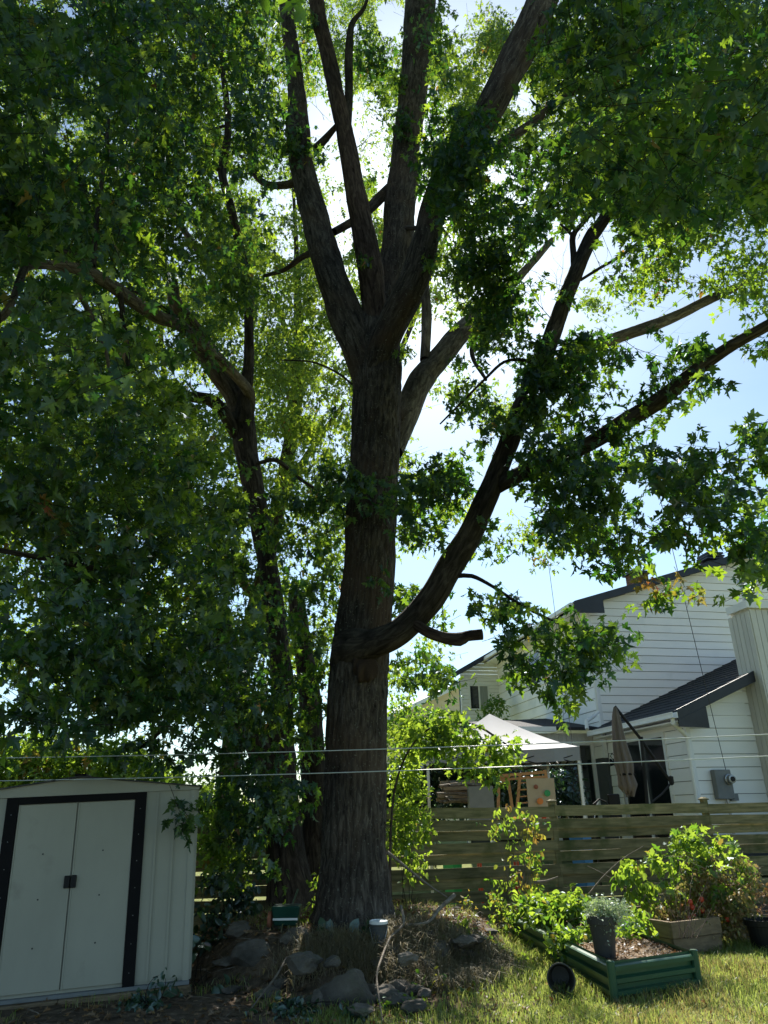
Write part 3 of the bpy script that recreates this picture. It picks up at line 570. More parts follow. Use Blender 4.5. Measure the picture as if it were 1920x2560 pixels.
# inner sprays hanging before the limbs
for e in [('E', 1118, 230, 52, 150, 6.2, 1.4), ('E', 1100, 370, 80, 72, 6.1, 1.5), ('E', 1150, 450, 84, 76, 6.1, 1.6), ('E', 1170, 380, 60, 60, 5.9, 1.4), ('E', 1240, 570, 100, 84, 7.2, 1.5), ('E', 1225, 700, 96, 100, 7.4, 1.6), ('E', 1250, 830, 76, 54, 7.8, 1.2), ('E', 1330, 400, 90, 62, 8, 1.3), ('E', 1420, 480, 100, 62, 7.8, 1.6), ('E', 1200, 640, 70, 60, 7.4, 1.2),
          ('E', 930, 100, 50, 40, 8.9, .9), ('E', 940, 165, 60, 44, 8.9, .9), ('E', 790, 120, 40, 60, 8.9, .8), ('E', 960, 270, 40, 40, 8.9, .6), ('E', 1080, 40, 50, 60, 8, 1.1), ('E', 930, 430, 40, 26, 9.4, .7), ('E', 850, 440, 34, 44, 9.2, .7), ('E', 700, 320, 70, 60, 8.2, 1.3), ('E', 770, 380, 40, 30, 8.2, 1.0),
          ('E', 880, 1200, 90, 34, 8.0, 1.0), ('E', 950, 1460, 50, 40, 7.9, .9), ('E', 830, 1380, 50, 50, 8.0, .9), ('E', 960, 1250, 60, 40, 8.0, .8), ('E', 820, 1160, 50, 50, 7.9, .9)]:
    A_(e[:5], e[5], .5, e[6] * 1.3, .115, nl=13, edge=.08, spread=.24, tint=(.20, .26))
# sprigs growing on the limbs themselves
for e in [(1340, 960, 50, 60, 7.0), (1370, 880, 50, 50, 7.0), (1320, 1040, 50, 40, 7.0), (1540, 1060, 40, 30, 6.5), (1170, 330, 50, 70, 6.2), (1220, 300, 30, 50, 6.0), (1120, 500, 40, 50, 7.0), (735, 370, 40, 40, 8.3), (1004, 300, 26, 46, 8.7), (990, 200, 26, 28, 8.7), (880, 1195, 70, 24, 8.0), (960, 1445, 34, 20, 8.0), (1300, 1040, 44, 30, 7.1), (1215, 1290, 18, 18, 7.4), (1550, 1085, 34, 20, 6.6), (1690, 965, 30, 18, 6.2),
          (832, 1010, 14, 30, 8.4), (1012, 880, 20, 18, 8.3), (1350, 110, 30, 30, 5.8), (770, 60, 26, 30, 8.1), (1145, 900, 24, 20, 10), (1420, 730, 20, 30, 7.2), (1650, 815, 24, 16, 8.2), (905, 640, 14, 22, 8.2), (1075, 640, 14, 26, 7.7)]:
    A_(('E',) + e[:4], e[4], .1, 1.1, .09, nl=8, edge=0, spread=.12, tint=(.3, .3), opens=False, clump=1)
# near overhanging sprays, upper right
A_(('R', 1380, -60, 1990, 470), 4.6, .9, 1.5, .125, nl=11, edge=.28, spread=.30, tint=(.20, .26), seed=2)
A_(('R', 1500, -60, 1990, 330), 3.7, .5, .9, .13, nl=9, edge=.35, spread=.28, tint=(.26, .26), seed=3)
A_(('R', 1430, 380, 1990, 560), 6.4, 1.2, 1.5, .115, nl=12, edge=.3, spread=.28, tint=(.34, .28), seed=4)
A_(('R', 1480, -60, 1990, 520), 8.5, 1.2, 2.2, .11, nl=12, edge=.2, spread=.28, tint=(.5, .25), seed=5)
A_(('E', 1690, 290, 36, 44), 3.9, .2, 1.1, .12, nl=6, edge=0, spread=.12, tint=(1, .05))
# unseen leaves outside the frame: the crown above, and masses added to cut skylight
def upper(fol, c, r, n, size, margin=70, **kw):
    C = rng.normal(0, 1, (n * 3, 3)); C = norm(C) * rng.random((n * 3, 1)) ** (1 / 2.4) * np.array(r) + np.array(c)
    px, py, dep = proj(C); k = (dep < .5) | (py < -margin) | (px < -margin) | (px > 1920 + margin); C = C[k][:n]
    fol.sprays(C, size, opens=False, **kw)
upper(mf, (1, 9.5, 15), (6.5, 6.5, 5.5), 1500, .13, nl=11, spread=.35)
upper(mf, (1.5, 1.5, 7.5), (4.5, 4.5, 2.0), 650, .13, nl=11, spread=.35)  # extra leaf mass over the camera, added to block sky fill
print('maple leaves', mf.finish(maple, M['leaf'], T_MAPLE, T_MAPLE_S, M['bark_dark'], cut=24, parts=260))

# --- rear left maple, several stems
bt2 = P(735, 2285, 10.4)
rear = thing('maple_tree', 'dark many-stemmed maple close behind the left of the big trunk, with a pale arching limb', 'tree', (bt2[0], bt2[1], float(gz(bt2[0], bt2[1]))))
BD = M['bark_dark']
for nm, sp, mt, nn, bk in [
    ('trunk', [(735, 2330, 130, 10.3), (728, 2230, 112, 10.3), (712, 2100, 92, 10.3), (704, 1990, 88, 10.3), (696, 1890, 92, 10.3), (702, 1800, 66, 10.3), (706, 1700, 58, 10.4), (690, 1560, 52, 10.5), (668, 1400, 52, 10.5), (640, 1250, 56, 10.5), (616, 1130, 60, 10.5), (604, 1040, 62, 10.5)], BD, 60, .012),
    ('stem', [(690, 1960, 70, 10.3), (655, 1880, 74, 10.2), (612, 1790, 62, 10.1), (582, 1690, 54, 10), (560, 1600, 56, 10), (535, 1530, 46, 10), (500, 1470, 36, 10)], BD, 30, .009),
    ('stem', [(800, 2310, 90, 10.9), (792, 2150, 72, 10.9), (784, 2000, 64, 10.9), (778, 1850, 62, 10.9), (770, 1720, 56, 11), (756, 1600, 46, 11), (740, 1480, 40, 11)], BD, 30, .009),
    ('limb', [(604, 1050, 56, 10.5), (582, 985, 54, 10.4), (548, 930, 56, 10.2), (510, 870, 56, 10), (480, 820, 44, 9.8), (440, 760, 34, 9.5), (430, 700, 26, 9.4)], M['bark_pale'], 30, .008),
    ('limb', [(606, 1060, 44, 10.4), (612, 990, 34, 10.3), (622, 900, 26, 10.2), (622, 800, 24, 10.1), (618, 700, 24, 10), (595, 600, 22, 9.8), (577, 520, 22, 9.6), (558, 450, 22, 9.5), (556, 420, 24, 9.5), (570, 330, 18, 9.4), (566, 250, 16, 9.3), (555, 150, 14, 9.2), (553, 20, 10, 9.2)], BD, 20, .004),
    ('limb', [(622, 1040, 26, 10.42), (624, 985, 27, 10.25), (585, 935, 26, 9.6), (520, 870, 26, 8.8), (450, 815, 28, 8), (400, 795, 34, 7.4), (350, 765, 34, 6.9), (295, 725, 34, 6.4), (240, 690, 32, 6), (180, 668, 30, 5.7), (110, 662, 24, 5.4), (66, 668, 22, 5.2), (48, 705, 20, 5.1), (32, 750, 18, 5), (8, 790, 20, 4.9), (-30, 815, 14, 4.8)], M['bark_pale'], 26, .005),
    ('branch', [(450, 800, 10, 8), (400, 765, 10, 7.6), (350, 735, 8, 7), (300, 715, 6, 6.6)], BD, 8, .001),
    ('branch', [(232, 680, 16, 6), (238, 600, 14, 6), (245, 520, 12, 6), (262, 400, 10, 6), (272, 300, 8, 6.1)], BD, 10, .002),
    ('branch', [(230, 670, 24, 5.95), (190, 640, 18, 5.9), (140, 625, 14, 5.8), (70, 590, 10, 5.8)], BD, 10, .002),
    ('branch', [(160, 680, 14, 5.7), (200, 740, 14, 5.8), (240, 810, 12, 5.9), (265, 880, 9, 6), (275, 935, 7, 6)], M['bark_pale'], 10, .002),
    ('branch', [(300, 730, 14, 6.4), (308, 800, 14, 6.5), (318, 880, 14, 6.6), (320, 935, 10, 6.6)], M['bark'], 10, .002),
    ('branch', [(556, 430, 16, 9.5), (520, 400, 16, 9.3), (480, 370, 14, 9), (440, 330, 10, 8.8)], BD, 10, .002),
    ('branch', [(560, 315, 8, 9.4), (540, 320, 6, 9.3), (510, 325, 4, 9.2)], BD, 6, .001),
    ('branch', [(520, 680, 18, 10), (490, 620, 16, 10), (455, 570, 16, 10), (420, 515, 14, 10), (385, 470, 10, 10)], M['bark_pale'], 10, .002),
    ('limb', [(590, 1090, 26, 10.4), (565, 1040, 34, 10.2), (535, 1005, 36, 10), (500, 995, 32, 9.8), (450, 988, 26, 9.6), (400, 970, 16, 9.4)], BD, 16, .004),
    ('branch', [(640, 1160, 10, 10.3), (690, 1150, 12, 10.3), (740, 1190, 10, 10.3), (800, 1230, 8, 10.2)], BD, 8, .001),
    ('branch', [(880, 960, 6, 9.6), (840, 930, 6, 9.8), (780, 905, 5, 10), (700, 900, 3, 10.2)], BD, 8, .001),
    ('branch', [(230, 1420, 16, 5.6), (160, 1405, 16, 5.4), (80, 1390, 14, 5.2), (-30, 1370, 14, 5)], BD, 10, .002),
    ('branch', [(520, 1735, 12, 8), (470, 1765, 12, 7.8), (420, 1790, 10, 7.6), (340, 1800, 8, 7.4), (250, 1775, 6, 7)], BD, 8, .001),
    ('branch', [(440, 1780, 10, 7.8), (400, 1830, 10, 7.8), (350, 1870, 8, 7.7)], BD, 8, .001)]:
    wood(nm, sp, mt, rear, n=nn, step=.06 if nn > 20 else .1, bark=bk, lump=.16, seed=random.randint(1, 60), flare=(0, .9, .25, 6) if nm == 'trunk' else None)
rf = Foliage(1.0); A_ = rf.area
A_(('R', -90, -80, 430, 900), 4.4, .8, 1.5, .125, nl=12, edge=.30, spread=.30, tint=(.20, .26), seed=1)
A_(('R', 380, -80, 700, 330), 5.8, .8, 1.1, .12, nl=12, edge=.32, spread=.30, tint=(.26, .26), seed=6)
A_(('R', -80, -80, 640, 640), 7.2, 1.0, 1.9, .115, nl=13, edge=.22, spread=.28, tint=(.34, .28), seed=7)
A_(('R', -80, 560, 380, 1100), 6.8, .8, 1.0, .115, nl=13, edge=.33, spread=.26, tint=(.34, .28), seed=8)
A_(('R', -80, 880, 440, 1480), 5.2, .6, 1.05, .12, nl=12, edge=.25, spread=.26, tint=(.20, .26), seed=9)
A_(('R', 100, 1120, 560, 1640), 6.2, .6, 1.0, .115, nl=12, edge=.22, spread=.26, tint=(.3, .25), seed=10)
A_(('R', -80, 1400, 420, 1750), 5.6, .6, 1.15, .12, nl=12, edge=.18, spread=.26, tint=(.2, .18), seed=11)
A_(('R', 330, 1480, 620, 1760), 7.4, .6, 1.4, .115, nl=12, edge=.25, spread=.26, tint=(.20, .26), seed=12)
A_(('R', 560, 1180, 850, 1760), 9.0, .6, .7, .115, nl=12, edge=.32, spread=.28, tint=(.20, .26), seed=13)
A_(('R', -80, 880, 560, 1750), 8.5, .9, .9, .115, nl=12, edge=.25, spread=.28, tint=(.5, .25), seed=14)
A_(('E', 390, 1040, 80, 110), 6.0, .3, 1.2, .12, nl=8, edge=.1, spread=.2, tint=(.95, .1))
A_(('E', 390, 1250, 90, 60), 5.6, .3, .9, .12, nl=8, edge=.1, spread=.2, tint=(.8, .2), aut=.08)
A_(('E', 128, 1262, 30, 18), 5.0, .1, .8, .11, nl=5, edge=0, spread=.1, aut=1.0)
A_(('E', 260, 1335, 18, 8), 5.2, .1, .8, .10, nl=4, edge=0, spread=.1, aut=1.0)
A_(('E', 560, 650, 90, 60), 9.2, .3, 1.6, .11, nl=10, edge=.1, spread=.25, tint=(.4, .2))
A_(('E', 590, 740, 60, 70), 9.2, .3, 1.6, .11, nl=10, edge=.1, spread=.25, tint=(.4, .2))
A_(('E', 480, 830, 80, 60), 7.9, .3, 1.4, .11, nl=10, edge=.1, spread=.25, tint=(.3, .2))
# low sprays by the trunks and over the shed corner
for e in [(600, 1890, 52, 80, 8.2, 1.5), (650, 1990, 52, 90, 8.0, 1.6), (660, 2090, 46, 90, 8.0, 1.7), (700, 1960, 40, 60, 8.2, .9), (610, 1760, 80, 60, 8.4, 1.5), (760, 1900, 40, 90, 9.2, .7), (740, 1780, 70, 70, 9.0, 1.0), (480, 2030, 46, 34, 7.2, 1.1), (545, 2000, 40, 60, 8.4, 1.0), (820, 1720, 60, 70, 8.9, .8), (340, 1860, 60, 40, 7.6, .7), (430, 1850, 70, 50, 7.6, .8)]:
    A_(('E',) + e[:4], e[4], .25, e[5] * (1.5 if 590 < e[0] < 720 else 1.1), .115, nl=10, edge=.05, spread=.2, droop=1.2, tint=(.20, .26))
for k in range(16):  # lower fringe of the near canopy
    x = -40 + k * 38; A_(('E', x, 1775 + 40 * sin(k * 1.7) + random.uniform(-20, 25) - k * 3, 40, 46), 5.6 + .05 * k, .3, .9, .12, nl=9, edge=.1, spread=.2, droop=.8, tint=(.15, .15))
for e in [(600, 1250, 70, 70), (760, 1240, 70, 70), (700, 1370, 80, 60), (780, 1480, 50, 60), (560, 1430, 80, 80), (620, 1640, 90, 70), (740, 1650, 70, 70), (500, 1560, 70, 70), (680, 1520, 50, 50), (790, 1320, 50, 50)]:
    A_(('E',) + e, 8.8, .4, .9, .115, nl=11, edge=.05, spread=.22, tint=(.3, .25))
upper(rf, (-5, 8.5, 11), (5, 6, 6), 1300, .13, nl=11, spread=.35)
upper(rf, (-4, 2.5, 6.2), (4.5, 4.5, 2.2), 750, .13, nl=11, spread=.35)  # unseen leaves over the shed front, added to darken shed, stems and mound
print('rear leaves', rf.finish(rear, M['leaf'], T_MAPLE, T_MAPLE_S, BD, cut=24, parts=260))

# --- trees further back: thin stems and small bright leaves
bt3 = P(560, 2150, 15)
bg1 = thing('background_tree', 'slender tree far behind the left crown, its small leaves lit yellow-green', 'tree', (bt3[0], bt3[1], 0))
for nm, sp, nn in [('trunk', [(560, 2120, 60, 15), (600, 1700, 46, 15), (690, 1300, 40, 15), (740, 1000, 34, 15), (745, 800, 22, 15), (740, 600, 12, 15), (730, 420, 5, 15)], 14),
                   ('limb', [(745, 960, 18, 15), (720, 850, 16, 15), (690, 760, 12, 15), (640, 700, 8, 15)], 8), ('limb', [(700, 1250, 20, 15), (780, 1120, 16, 15), (860, 1010, 12, 15)], 8),
                   ('limb', [(640, 1500, 24, 15), (500, 1300, 20, 15), (420, 1000, 16, 15), (400, 800, 10, 15)], 8)]:
    wood(nm, sp, M['bark'], bg1, n=nn, step=.2, bark=.003)
ff = Foliage(1.15); A_ = ff.area
A_(('R', -60, -60, 1000, 1150), 14.5, 1.8, 1.25, .12, nl=14, edge=.34, spread=.42, tint=(.6, .3), seed=20)
A_(('R', -60, 1100, 900, 1740), 14, 1.5, .8, .12, nl=14, edge=.30, spread=.42, tint=(.6, .3), seed=21)
A_(('R', 100, 500, 900, 1300), 12.2, 1.0, .8, .115, nl=14, edge=.42, spread=.4, tint=(.75, .25), seed=22)
print('bg1', ff.finish(bg1, M['leaf_far'], T_MAPLE_S, T_MAPLE_S, M['bark_dark'], cut=24))
bt4 = P(1180, 2100, 14.2)
bg2 = thing('background_tree', 'loose bright-leaved tree seen between the right-hand limbs of the big maple', 'tree', (bt4[0] + .6, bt4[1] + 6, 0))
wood('trunk', [(930, 2060, 24, 19), (935, 1700, 22, 19), (940, 1250, 20, 19), (960, 1000, 16, 19), (1050, 760, 12, 19), (1150, 500, 8, 19), (1250, 250, 5, 19)], M['bark'], bg2, n=10, step=.3, bark=.002)
ff = Foliage(1.15); A_ = ff.area
for e in [(1190, 180, 120, 150, 1.4), (1420, 200, 120, 150, 1.4), (1330, 120, 140, 110, 1.2), (1500, 330, 110, 90, 1.2), (1100, 680, 60, 80, 1.0), (1050, 760, 50, 70, .9), (1060, 620, 40, 60, .9), (1130, 950, 60, 50, .5), (1180, 760, 70, 60, 1.0), (1460, 760, 60, 40, .5), (1000, 1180, 50, 60, .8),
          (1240, 1020, 60, 60, .8), (1010, 1330, 40, 44, .6), (1150, 1240, 80, 40, .7), (1280, 300, 60, 80, 1.0), (1150, 380, 80, 60, .9), (1060, 120, 60, 100, .8), (1640, 520, 100, 60, .9), (1000, 1650, 36, 50, .9), (1080, 1620, 40, 34, .8), (1350, 1330, 60, 50, .6)]:
    A_(('E',) + e[:4], 13.5, 1.2, e[4], .115, nl=13, edge=.2, spread=.36, tint=(.65, .28), aut=.02)
print('bg2', ff.finish(bg2, M['leaf_far'], T_MAPLE_S, T_MAPLE_S, M['bark_dark'], cut=24))

# ------------------------------------------------------------------ shrubs and low plants
def shrub(name, label, catg, base, blobs, mat, size=.06, tmpl=None, stems=5, aut=0.0, tint=(.5, .25), group=None, droop=.3, cover=1.3, nl=9, dY=.3, spread=.16, sm='bark_dark', srad=.006, clump=1):
    """blobs are (px, py, rx, ry, Y)"""
    b = np.array(base, float); t = thing(name, label, catg, b, group); fo = Foliage()
    for px, py, rx, ry, Y in blobs: fo.area(('E', px, py, rx, ry), Y, dY, cover, size, nl=nl, edge=.05, spread=spread, droop=droop, aut=aut, tint=tint, opens=False, clump=clump, cr=spread * 1.3)
    D = cat(fo.L); D['pos'][:, 2] = np.maximum(D['pos'][:, 2], gz(D['pos'][:, 0], D['pos'][:, 1]) + .03)
    leafbuild('foliage', D, tmpl or T_OVAL, mat, t, 'stuff')
    segs = []
    for k in range(stems):
        px, py, rx, ry, Y = blobs[k % len(blobs)]; e = P(px + random.uniform(-.6, .6) * rx, py + random.uniform(-.7, .3) * ry, Y)
        a = b + np.array([random.uniform(-.08, .08), random.uniform(-.05, .05), 0]); mid = (a + e) / 2 + np.array([random.uniform(-.1, .1), 0, .08])
        prev = a
        for q in np.linspace(.2, 1, 6):
            cur = (1 - q) ** 2 * a + 2 * q * (1 - q) * mid + q * q * e; segs.append((prev, cur, srad * (1.3 - q))); prev = cur
    twig_mesh(segs, t, M[sm], 'stems'); return t
def gp(px, py, Y=None, z=0.0):
    p = G(px, py, z) if Y is None else P(px, py, Y); return (p[0], p[1], float(gz(p[0], p[1])) - .01)
LB = M['leaf_bush']
shrub('hedge', 'sunlit yellow-green hedge rising behind the metal shed roof', 'hedge', (-4.5, 12.4, 0), [(60, 1870, 90, 40, 12.4), (200, 1880, 70, 40, 12.4), (330, 1885, 80, 40, 12.4), (40, 1900, 70, 50, 12.4), (130, 1920, 80, 50, 12.4), (230, 1930, 80, 46, 12.4), (330, 1930, 80, 52, 12.4), (420, 1940, 70, 60, 12.4), (60, 1960, 90, 60, 12.2), (250, 1980, 150, 50, 12.2), (450, 1990, 60, 60, 12.2), (-60, 1930, 80, 70, 12.2)], LB, .12, T_MAPLE_S, 9, tint=(.7, .25), cover=1.9, dY=.5, spread=.3, aut=.05)
shrub('shrub', 'backlit green shrub between the shed and the dark stems', 'shrub', gp(560, 2260, 10.3), [(560, 1990, 60, 60, 10.4), (600, 2060, 60, 70, 10.4), (560, 2130, 60, 70, 10.3), (520, 2040, 30, 80, 10.3), (610, 2160, 40, 60, 10.4)], LB, .10, T_MAPLE_S, 6, tint=(.75, .2), cover=1.2, dY=.3, spread=.2)
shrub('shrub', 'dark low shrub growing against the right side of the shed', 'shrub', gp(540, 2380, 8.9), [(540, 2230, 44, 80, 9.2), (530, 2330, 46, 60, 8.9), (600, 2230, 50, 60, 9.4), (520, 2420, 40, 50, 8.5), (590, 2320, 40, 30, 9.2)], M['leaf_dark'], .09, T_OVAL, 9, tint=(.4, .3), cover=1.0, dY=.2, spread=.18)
shrub('sapling', 'slim sapling with glowing oval leaves right of the big trunk', 'sapling', gp(1015, 2290, 10.3), [(1010, 1900, 50, 60, 10.3), (1020, 1980, 50, 60, 10.3), (1030, 2050, 50, 46, 10.3), (1000, 2100, 36, 60, 10.3), (1045, 2080, 40, 30, 10.3), (1040, 2150, 26, 40, 10.3), (1000, 1840, 40, 44, 10.3)], LB, .075, T_OVAL, 4, tint=(.9, .12), cover=1.0, dY=.15, spread=.16)
t = shrub('young_maple', 'young maple arching over the fence with bright drooping leaves', 'sapling', gp(992, 2290, 9.9), [(1060, 1830, 60, 36, 10), (1130, 1810, 60, 30, 10), (1190, 1840, 60, 34, 10), (1240, 1880, 46, 36, 10), (1290, 1860, 26, 20, 10), (1210, 1920, 46, 24, 10), (1150, 1880, 50, 30, 10), (1090, 1870, 50, 30, 10), (1250, 1940, 30, 14, 10)], LB, .10, T_MAPLE, 0, tint=(.7, .2), cover=1.2, dY=.2, spread=.18, droop=.7)
wood('stem', [(978, 2290, 6, 9.9), (976, 2100, 6, 9.9), (992, 1950, 5, 9.95), (1040, 1850, 5, 10), (1100, 1812, 5, 10), (1180, 1810, 6, 10), (1250, 1850, 5, 10), (1300, 1890, 4, 10)], M['bark'], t, n=8, step=.1, bark=0)
shrub('berry_bush', 'straggly cane plant with yellowing leaves before the fence', 'plant', gp(1300, 2290, 10.4), [(1240, 2060, 30, 40, 10.6), (1290, 2030, 40, 28, 10.6), (1330, 2060, 40, 40, 10.6), (1310, 2120, 40, 34, 10.6), (1260, 2170, 44, 50, 10.6), (1340, 2180, 40, 50, 10.5), (1290, 2250, 60, 40, 10.3)], LB, .07, T_OVAL, 18, aut=.35, tint=(.6, .3), cover=.45, dY=.2, spread=.14, droop=.8, sm='stick', srad=.007)
# garden plants (bases set on the beds below)
BZ = .24
def pz(px, py, z): p = G(px, py, z); return (p[0], p[1], z)
shrub('bean_plants', 'lush bright green leafy crop filling the far part of the green bed', 'plant', pz(1400, 2330, BZ), [(1350, 2282, 34, 22, 8.9), (1395, 2335, 24, 30, 8.2), (1445, 2330, 34, 22, 8.1), (1320, 2268, 30, 20, 9.3), (1480, 2305, 30, 26, 8.4), (1350, 2262, 40, 26, 9.4), (1380, 2250, 50, 28, 9.2), (1430, 2248, 50, 30, 9.0), (1460, 2285, 44, 34, 8.8), (1410, 2290, 44, 30, 8.9), (1400, 2335, 22, 28, 8.4), (1470, 2330, 24, 26, 8.3), (1560, 2330, 34, 40, 8.4), (1590, 2290, 34, 34, 8.7), (1330, 2250, 30, 20, 9.3)], LB, .075, T_OVAL, 14, tint=(.55, .25), cover=2.2, dY=.2, spread=.12)
shrub('pepper_plant', 'upright pepper plant with hanging glossy leaves left of the tomatoes', 'plant', pz(1580, 2330, .1), [(1570, 2180, 36, 46, 9.6), (1560, 2150, 30, 20, 9.6), (1610, 2230, 44, 40, 9.6), (1640, 2260, 40, 40, 9.6)], LB, .09, T_OVAL, 7, tint=(.65, .2), cover=1.1, dY=.15, spread=.13, droop=1.1)
tm = shrub('tomato_plant', 'big sprawling tomato plant, green on top and drying brown below, behind the wooden planter', 'plant', pz(1720, 2345, .2), [(1740, 2150, 60, 40, 9.5), (1820, 2230, 40, 50, 9.3), (1700, 2200, 40, 40, 9.4), (1700, 2100, 46, 36, 9.8), (1750, 2090, 40, 30, 9.8), (1650, 2150, 40, 40, 9.8), (1800, 2100, 30, 30, 9.8), (1830, 2140, 34, 40, 9.7), (1850, 2190, 26, 50, 9.6), (1680, 2090, 44, 18, 9.8)], LB, .11, T_MAPLE_S, 12, tint=(.7, .2), cover=1.1, dY=.2, spread=.16, sm='bark', srad=.004)
fo = Foliage()
for e in [(1760, 2170, 60, 50, 9.6, .8), (1740, 2230, 84, 60, 9.4, 1.2), (1800, 2240, 66, 60, 9.4, 1.2), (1700, 2280, 70, 40, 9.3, 2.0), (1800, 2300, 60, 50, 9.2, 1.2), (1850, 2270, 38, 60, 9.2, 1.8), (1640, 2300, 50, 30, 9.3, 1.8), (1860, 2190, 30, 50, 9.4, 1.2)]:
    fo.area(('E',) + e[:4], e[4], .2, e[5], .05, nl=12, edge=.05, spread=.12, droop=.9, aut=.6, tint=(.45, .4), opens=False, clump=1)
leafbuild('dry_foliage', cat(fo.L), T_OVAL_S, M['leaf_dry'], tm, 'stuff')
segs = []
for k in range(170):
    a = P(random.uniform(1680, 1850), random.uniform(2130, 2330), random.uniform(9.1, 9.6)); d = norm(rng.normal(0, 1, 3) + np.array([0, 0, -.5]))
    for q in range(3): b = a + d * .07; segs.append((a, b, .0022)); a = b; d = norm(d + rng.normal(0, .3, 3) + np.array([0, 0, -.15]))
twig_mesh(segs, tm, M['stick'], 'dry_vines')
for k in range(7):
    p = P(random.uniform(1700, 1840), random.uniform(2240, 2310), 9.15); MB().lathe(p, [(0.001, -.03), (.02, -.024), (.03, 0), (.02, .024), (.001, .03)], 10).build('tomato', M['red'], tm, smooth=True)

# ------------------------------------------------------------------ fence
def fence(p0, p1, npost, label, zt=1.47, first=False):
    p0 = np.array(p0, float); p1 = np.array(p1, float); L = np.linalg.norm(p1 - p0); d = (p1 - p0) / L; d3 = np.array([d[0], d[1], 0]); nrm = np.array([d[1], -d[0], 0])  # towards camera
    if nrm[1] > 0: nrm = -nrm
    t = thing('board_fence', label, 'fence', (p0[0], p0[1], 0)); Z = np.array([0, 0, 1.])
    bay = L / (npost - 1)
    for k in range(npost):
        c = np.array([p0[0], p0[1], 0]) + d3 * bay * k
        pst = MB().obox(c, d3, nrm, Z, -.045, .045, -.045, .045, -.1, zt + .055).build('post', M['fence'], t, bevel=.006)
        cp = MB().obox(c, d3, nrm, Z, -.06, .06, -.06, .06, zt + .055, zt + .075); cp.hexa([c + d3 * x * s_ + nrm * y * s_ + Z * z_ for z_, s_ in ((zt + .075, 1), (zt + .10, .35)) for x, y in ((-.055, -.055), (.055, -.055), (.055, .055), (-.055, .055))])
        co = cp.build('post_cap', M['fence'], pst); co.matrix_parent_inverse = Matrix.Identity(4); co.location = (0, 0, 0)
        if k == npost - 1: break
        # boards from the top: (top z, height, front/back)
        rows = [(0, .148, 1), (.170, .14, 1), (.312, .132, 0), (.474, .14, 1), (.616, .135, 0), (.792, .14, 1), (.934, .132, 0), (1.105, .14, 1), (1.26, .14, 1), (1.405, .12, 0)]
        for off, h, fr in rows:
            j1, j2, j3 = [random.uniform(-.010, .010) for _ in range(3)]
            z0 = zt - off - h; y0 = .047 if fr else .012; y0 += random.uniform(-.003, .003)
            a = c + d3 * (.002 if fr else .046); b = c + d3 * (bay - (.002 if fr else .046))
            vs = []
            nseg = 5
            bow = random.uniform(-.012, .012)
            m = MB()
            for s_ in range(nseg):
                f0, f1 = s_ / nseg, (s_ + 1) / nseg
                q = lambda f, yy, zz: a * (1 - f) + b * f + nrm * (yy + bow * sin(f * pi)) + Z * (zz + j1 * (1 - f) + j2 * f + .004 * sin(f * 7 + j3 * 500))
                vs.append((q(f0, y0, z0), q(f1, y0, z0), q(f1, y0 + .026, z0), q(f0, y0 + .026, z0), q(f0, y0, z0 + h), q(f1, y0, z0 + h), q(f1, y0 + .026, z0 + h), q(f0, y0 + .026, z0 + h)))
            for i_, c8 in enumerate(vs):
                fs = [(0, 3, 2, 1), (4, 5, 6, 7), (0, 1, 5, 4), (2, 3, 7, 6)]
                if i_ == 0: fs.append((3, 0, 4, 7))
                if i_ == nseg - 1: fs.append((1, 2, 6, 5))
                m.add(c8, fs)
            m.build('board', M['fence'], t)
    return t
fp = P(1380, 2015, 12)[:2]; fq = P(1760, 2008, 12.75)[:2]; fd = fq - fp; bl = np.linalg.norm(fd); fd /= bl
fence(fp - fd * bl * 1.5, fp + fd * bl * 3, 5, 'weathered greenish board fence right of the big trunk with capped posts') if False else None
fence(fp - fd * bl, fp + fd * bl * 4, 6, 'weathered greenish board fence with flat capped posts running behind the vegetable beds')
fl = fp - fd * bl * 1.0; ld = np.array([-cos(radians(6)), -sin(radians(6))])
fence(fl + ld * .11, fl + ld * (.11 + 2.5 * 5), 6, 'shaded stretch of board fence passing behind the dark tree stems and the shed')

# ------------------------------------------------------------------ garden shed
sA = G(0, 2492, .1); sB = G(476, 2450, .1); sB = G(470, 2449, .1); sd = np.array([sin(radians(75)), cos(radians(75))]); right = np.array([sd[0], sd[1], 0.]); fwd = np.array([-sd[1], sd[0], 0.])
tilt = radians(2.0); SX = right * cos(tilt) + np.array([0, 0, 1]) * sin(tilt); SZ = -right * sin(tilt) + np.array([0, 0, 1]) * cos(tilt); SY = fwd
SW, SD, SH = 2.10, 2.0, 1.565
SO = sB - SX * SW; SO = np.array([SO[0], SO[1], SO[2]])
shed = thing('garden_shed', 'low beige metal garden shed with dark framed sliding doors and a shallow gable roof', 'shed', (*(SO + SX * SW / 2)[:2], 0))
sb = lambda x0, x1, y0, y1, z0, z1: MB().obox(SO, SX, SY, SZ, x0, x1, y0, y1, z0, z1)
def ribs(m, x0, x1, z0, z1, y=0, pitch=.2, org=None, ax=None, nrm_=None):
    ax = SX if ax is None else ax; nrm_ = -SY if nrm_ is None else nrm_; org = SO if org is None else org
    x = x0 + .07
    while x < x1 - .06: m.obox(org, ax, nrm_, SZ, x, x + .018, y, y + .008, z0, z1); m.obox(org, ax, nrm_, SZ, x + .03, x + .036, y, y + .005, z0, z1); x += pitch
    return m
pk = SW / 2; gh = .15
DX0, DX1 = .55, 1.55   # door opening
m = sb(0, SW, .012, .03, 0, SH); m.build('front_wall', M['shed'], shed)
m = MB(); m.obox(SO, SX, SY, SZ, DX1 + .10, SW, 0, .010, 0.02, SH); ribs(m, DX1 + .12, SW - .06, .02, SH, 0, .155); m.obox(SO, SX, SY, SZ, SW - .05, SW + .004, -.010, -.001, 0, SH); m.build('front_panel', M['shed'], shed)
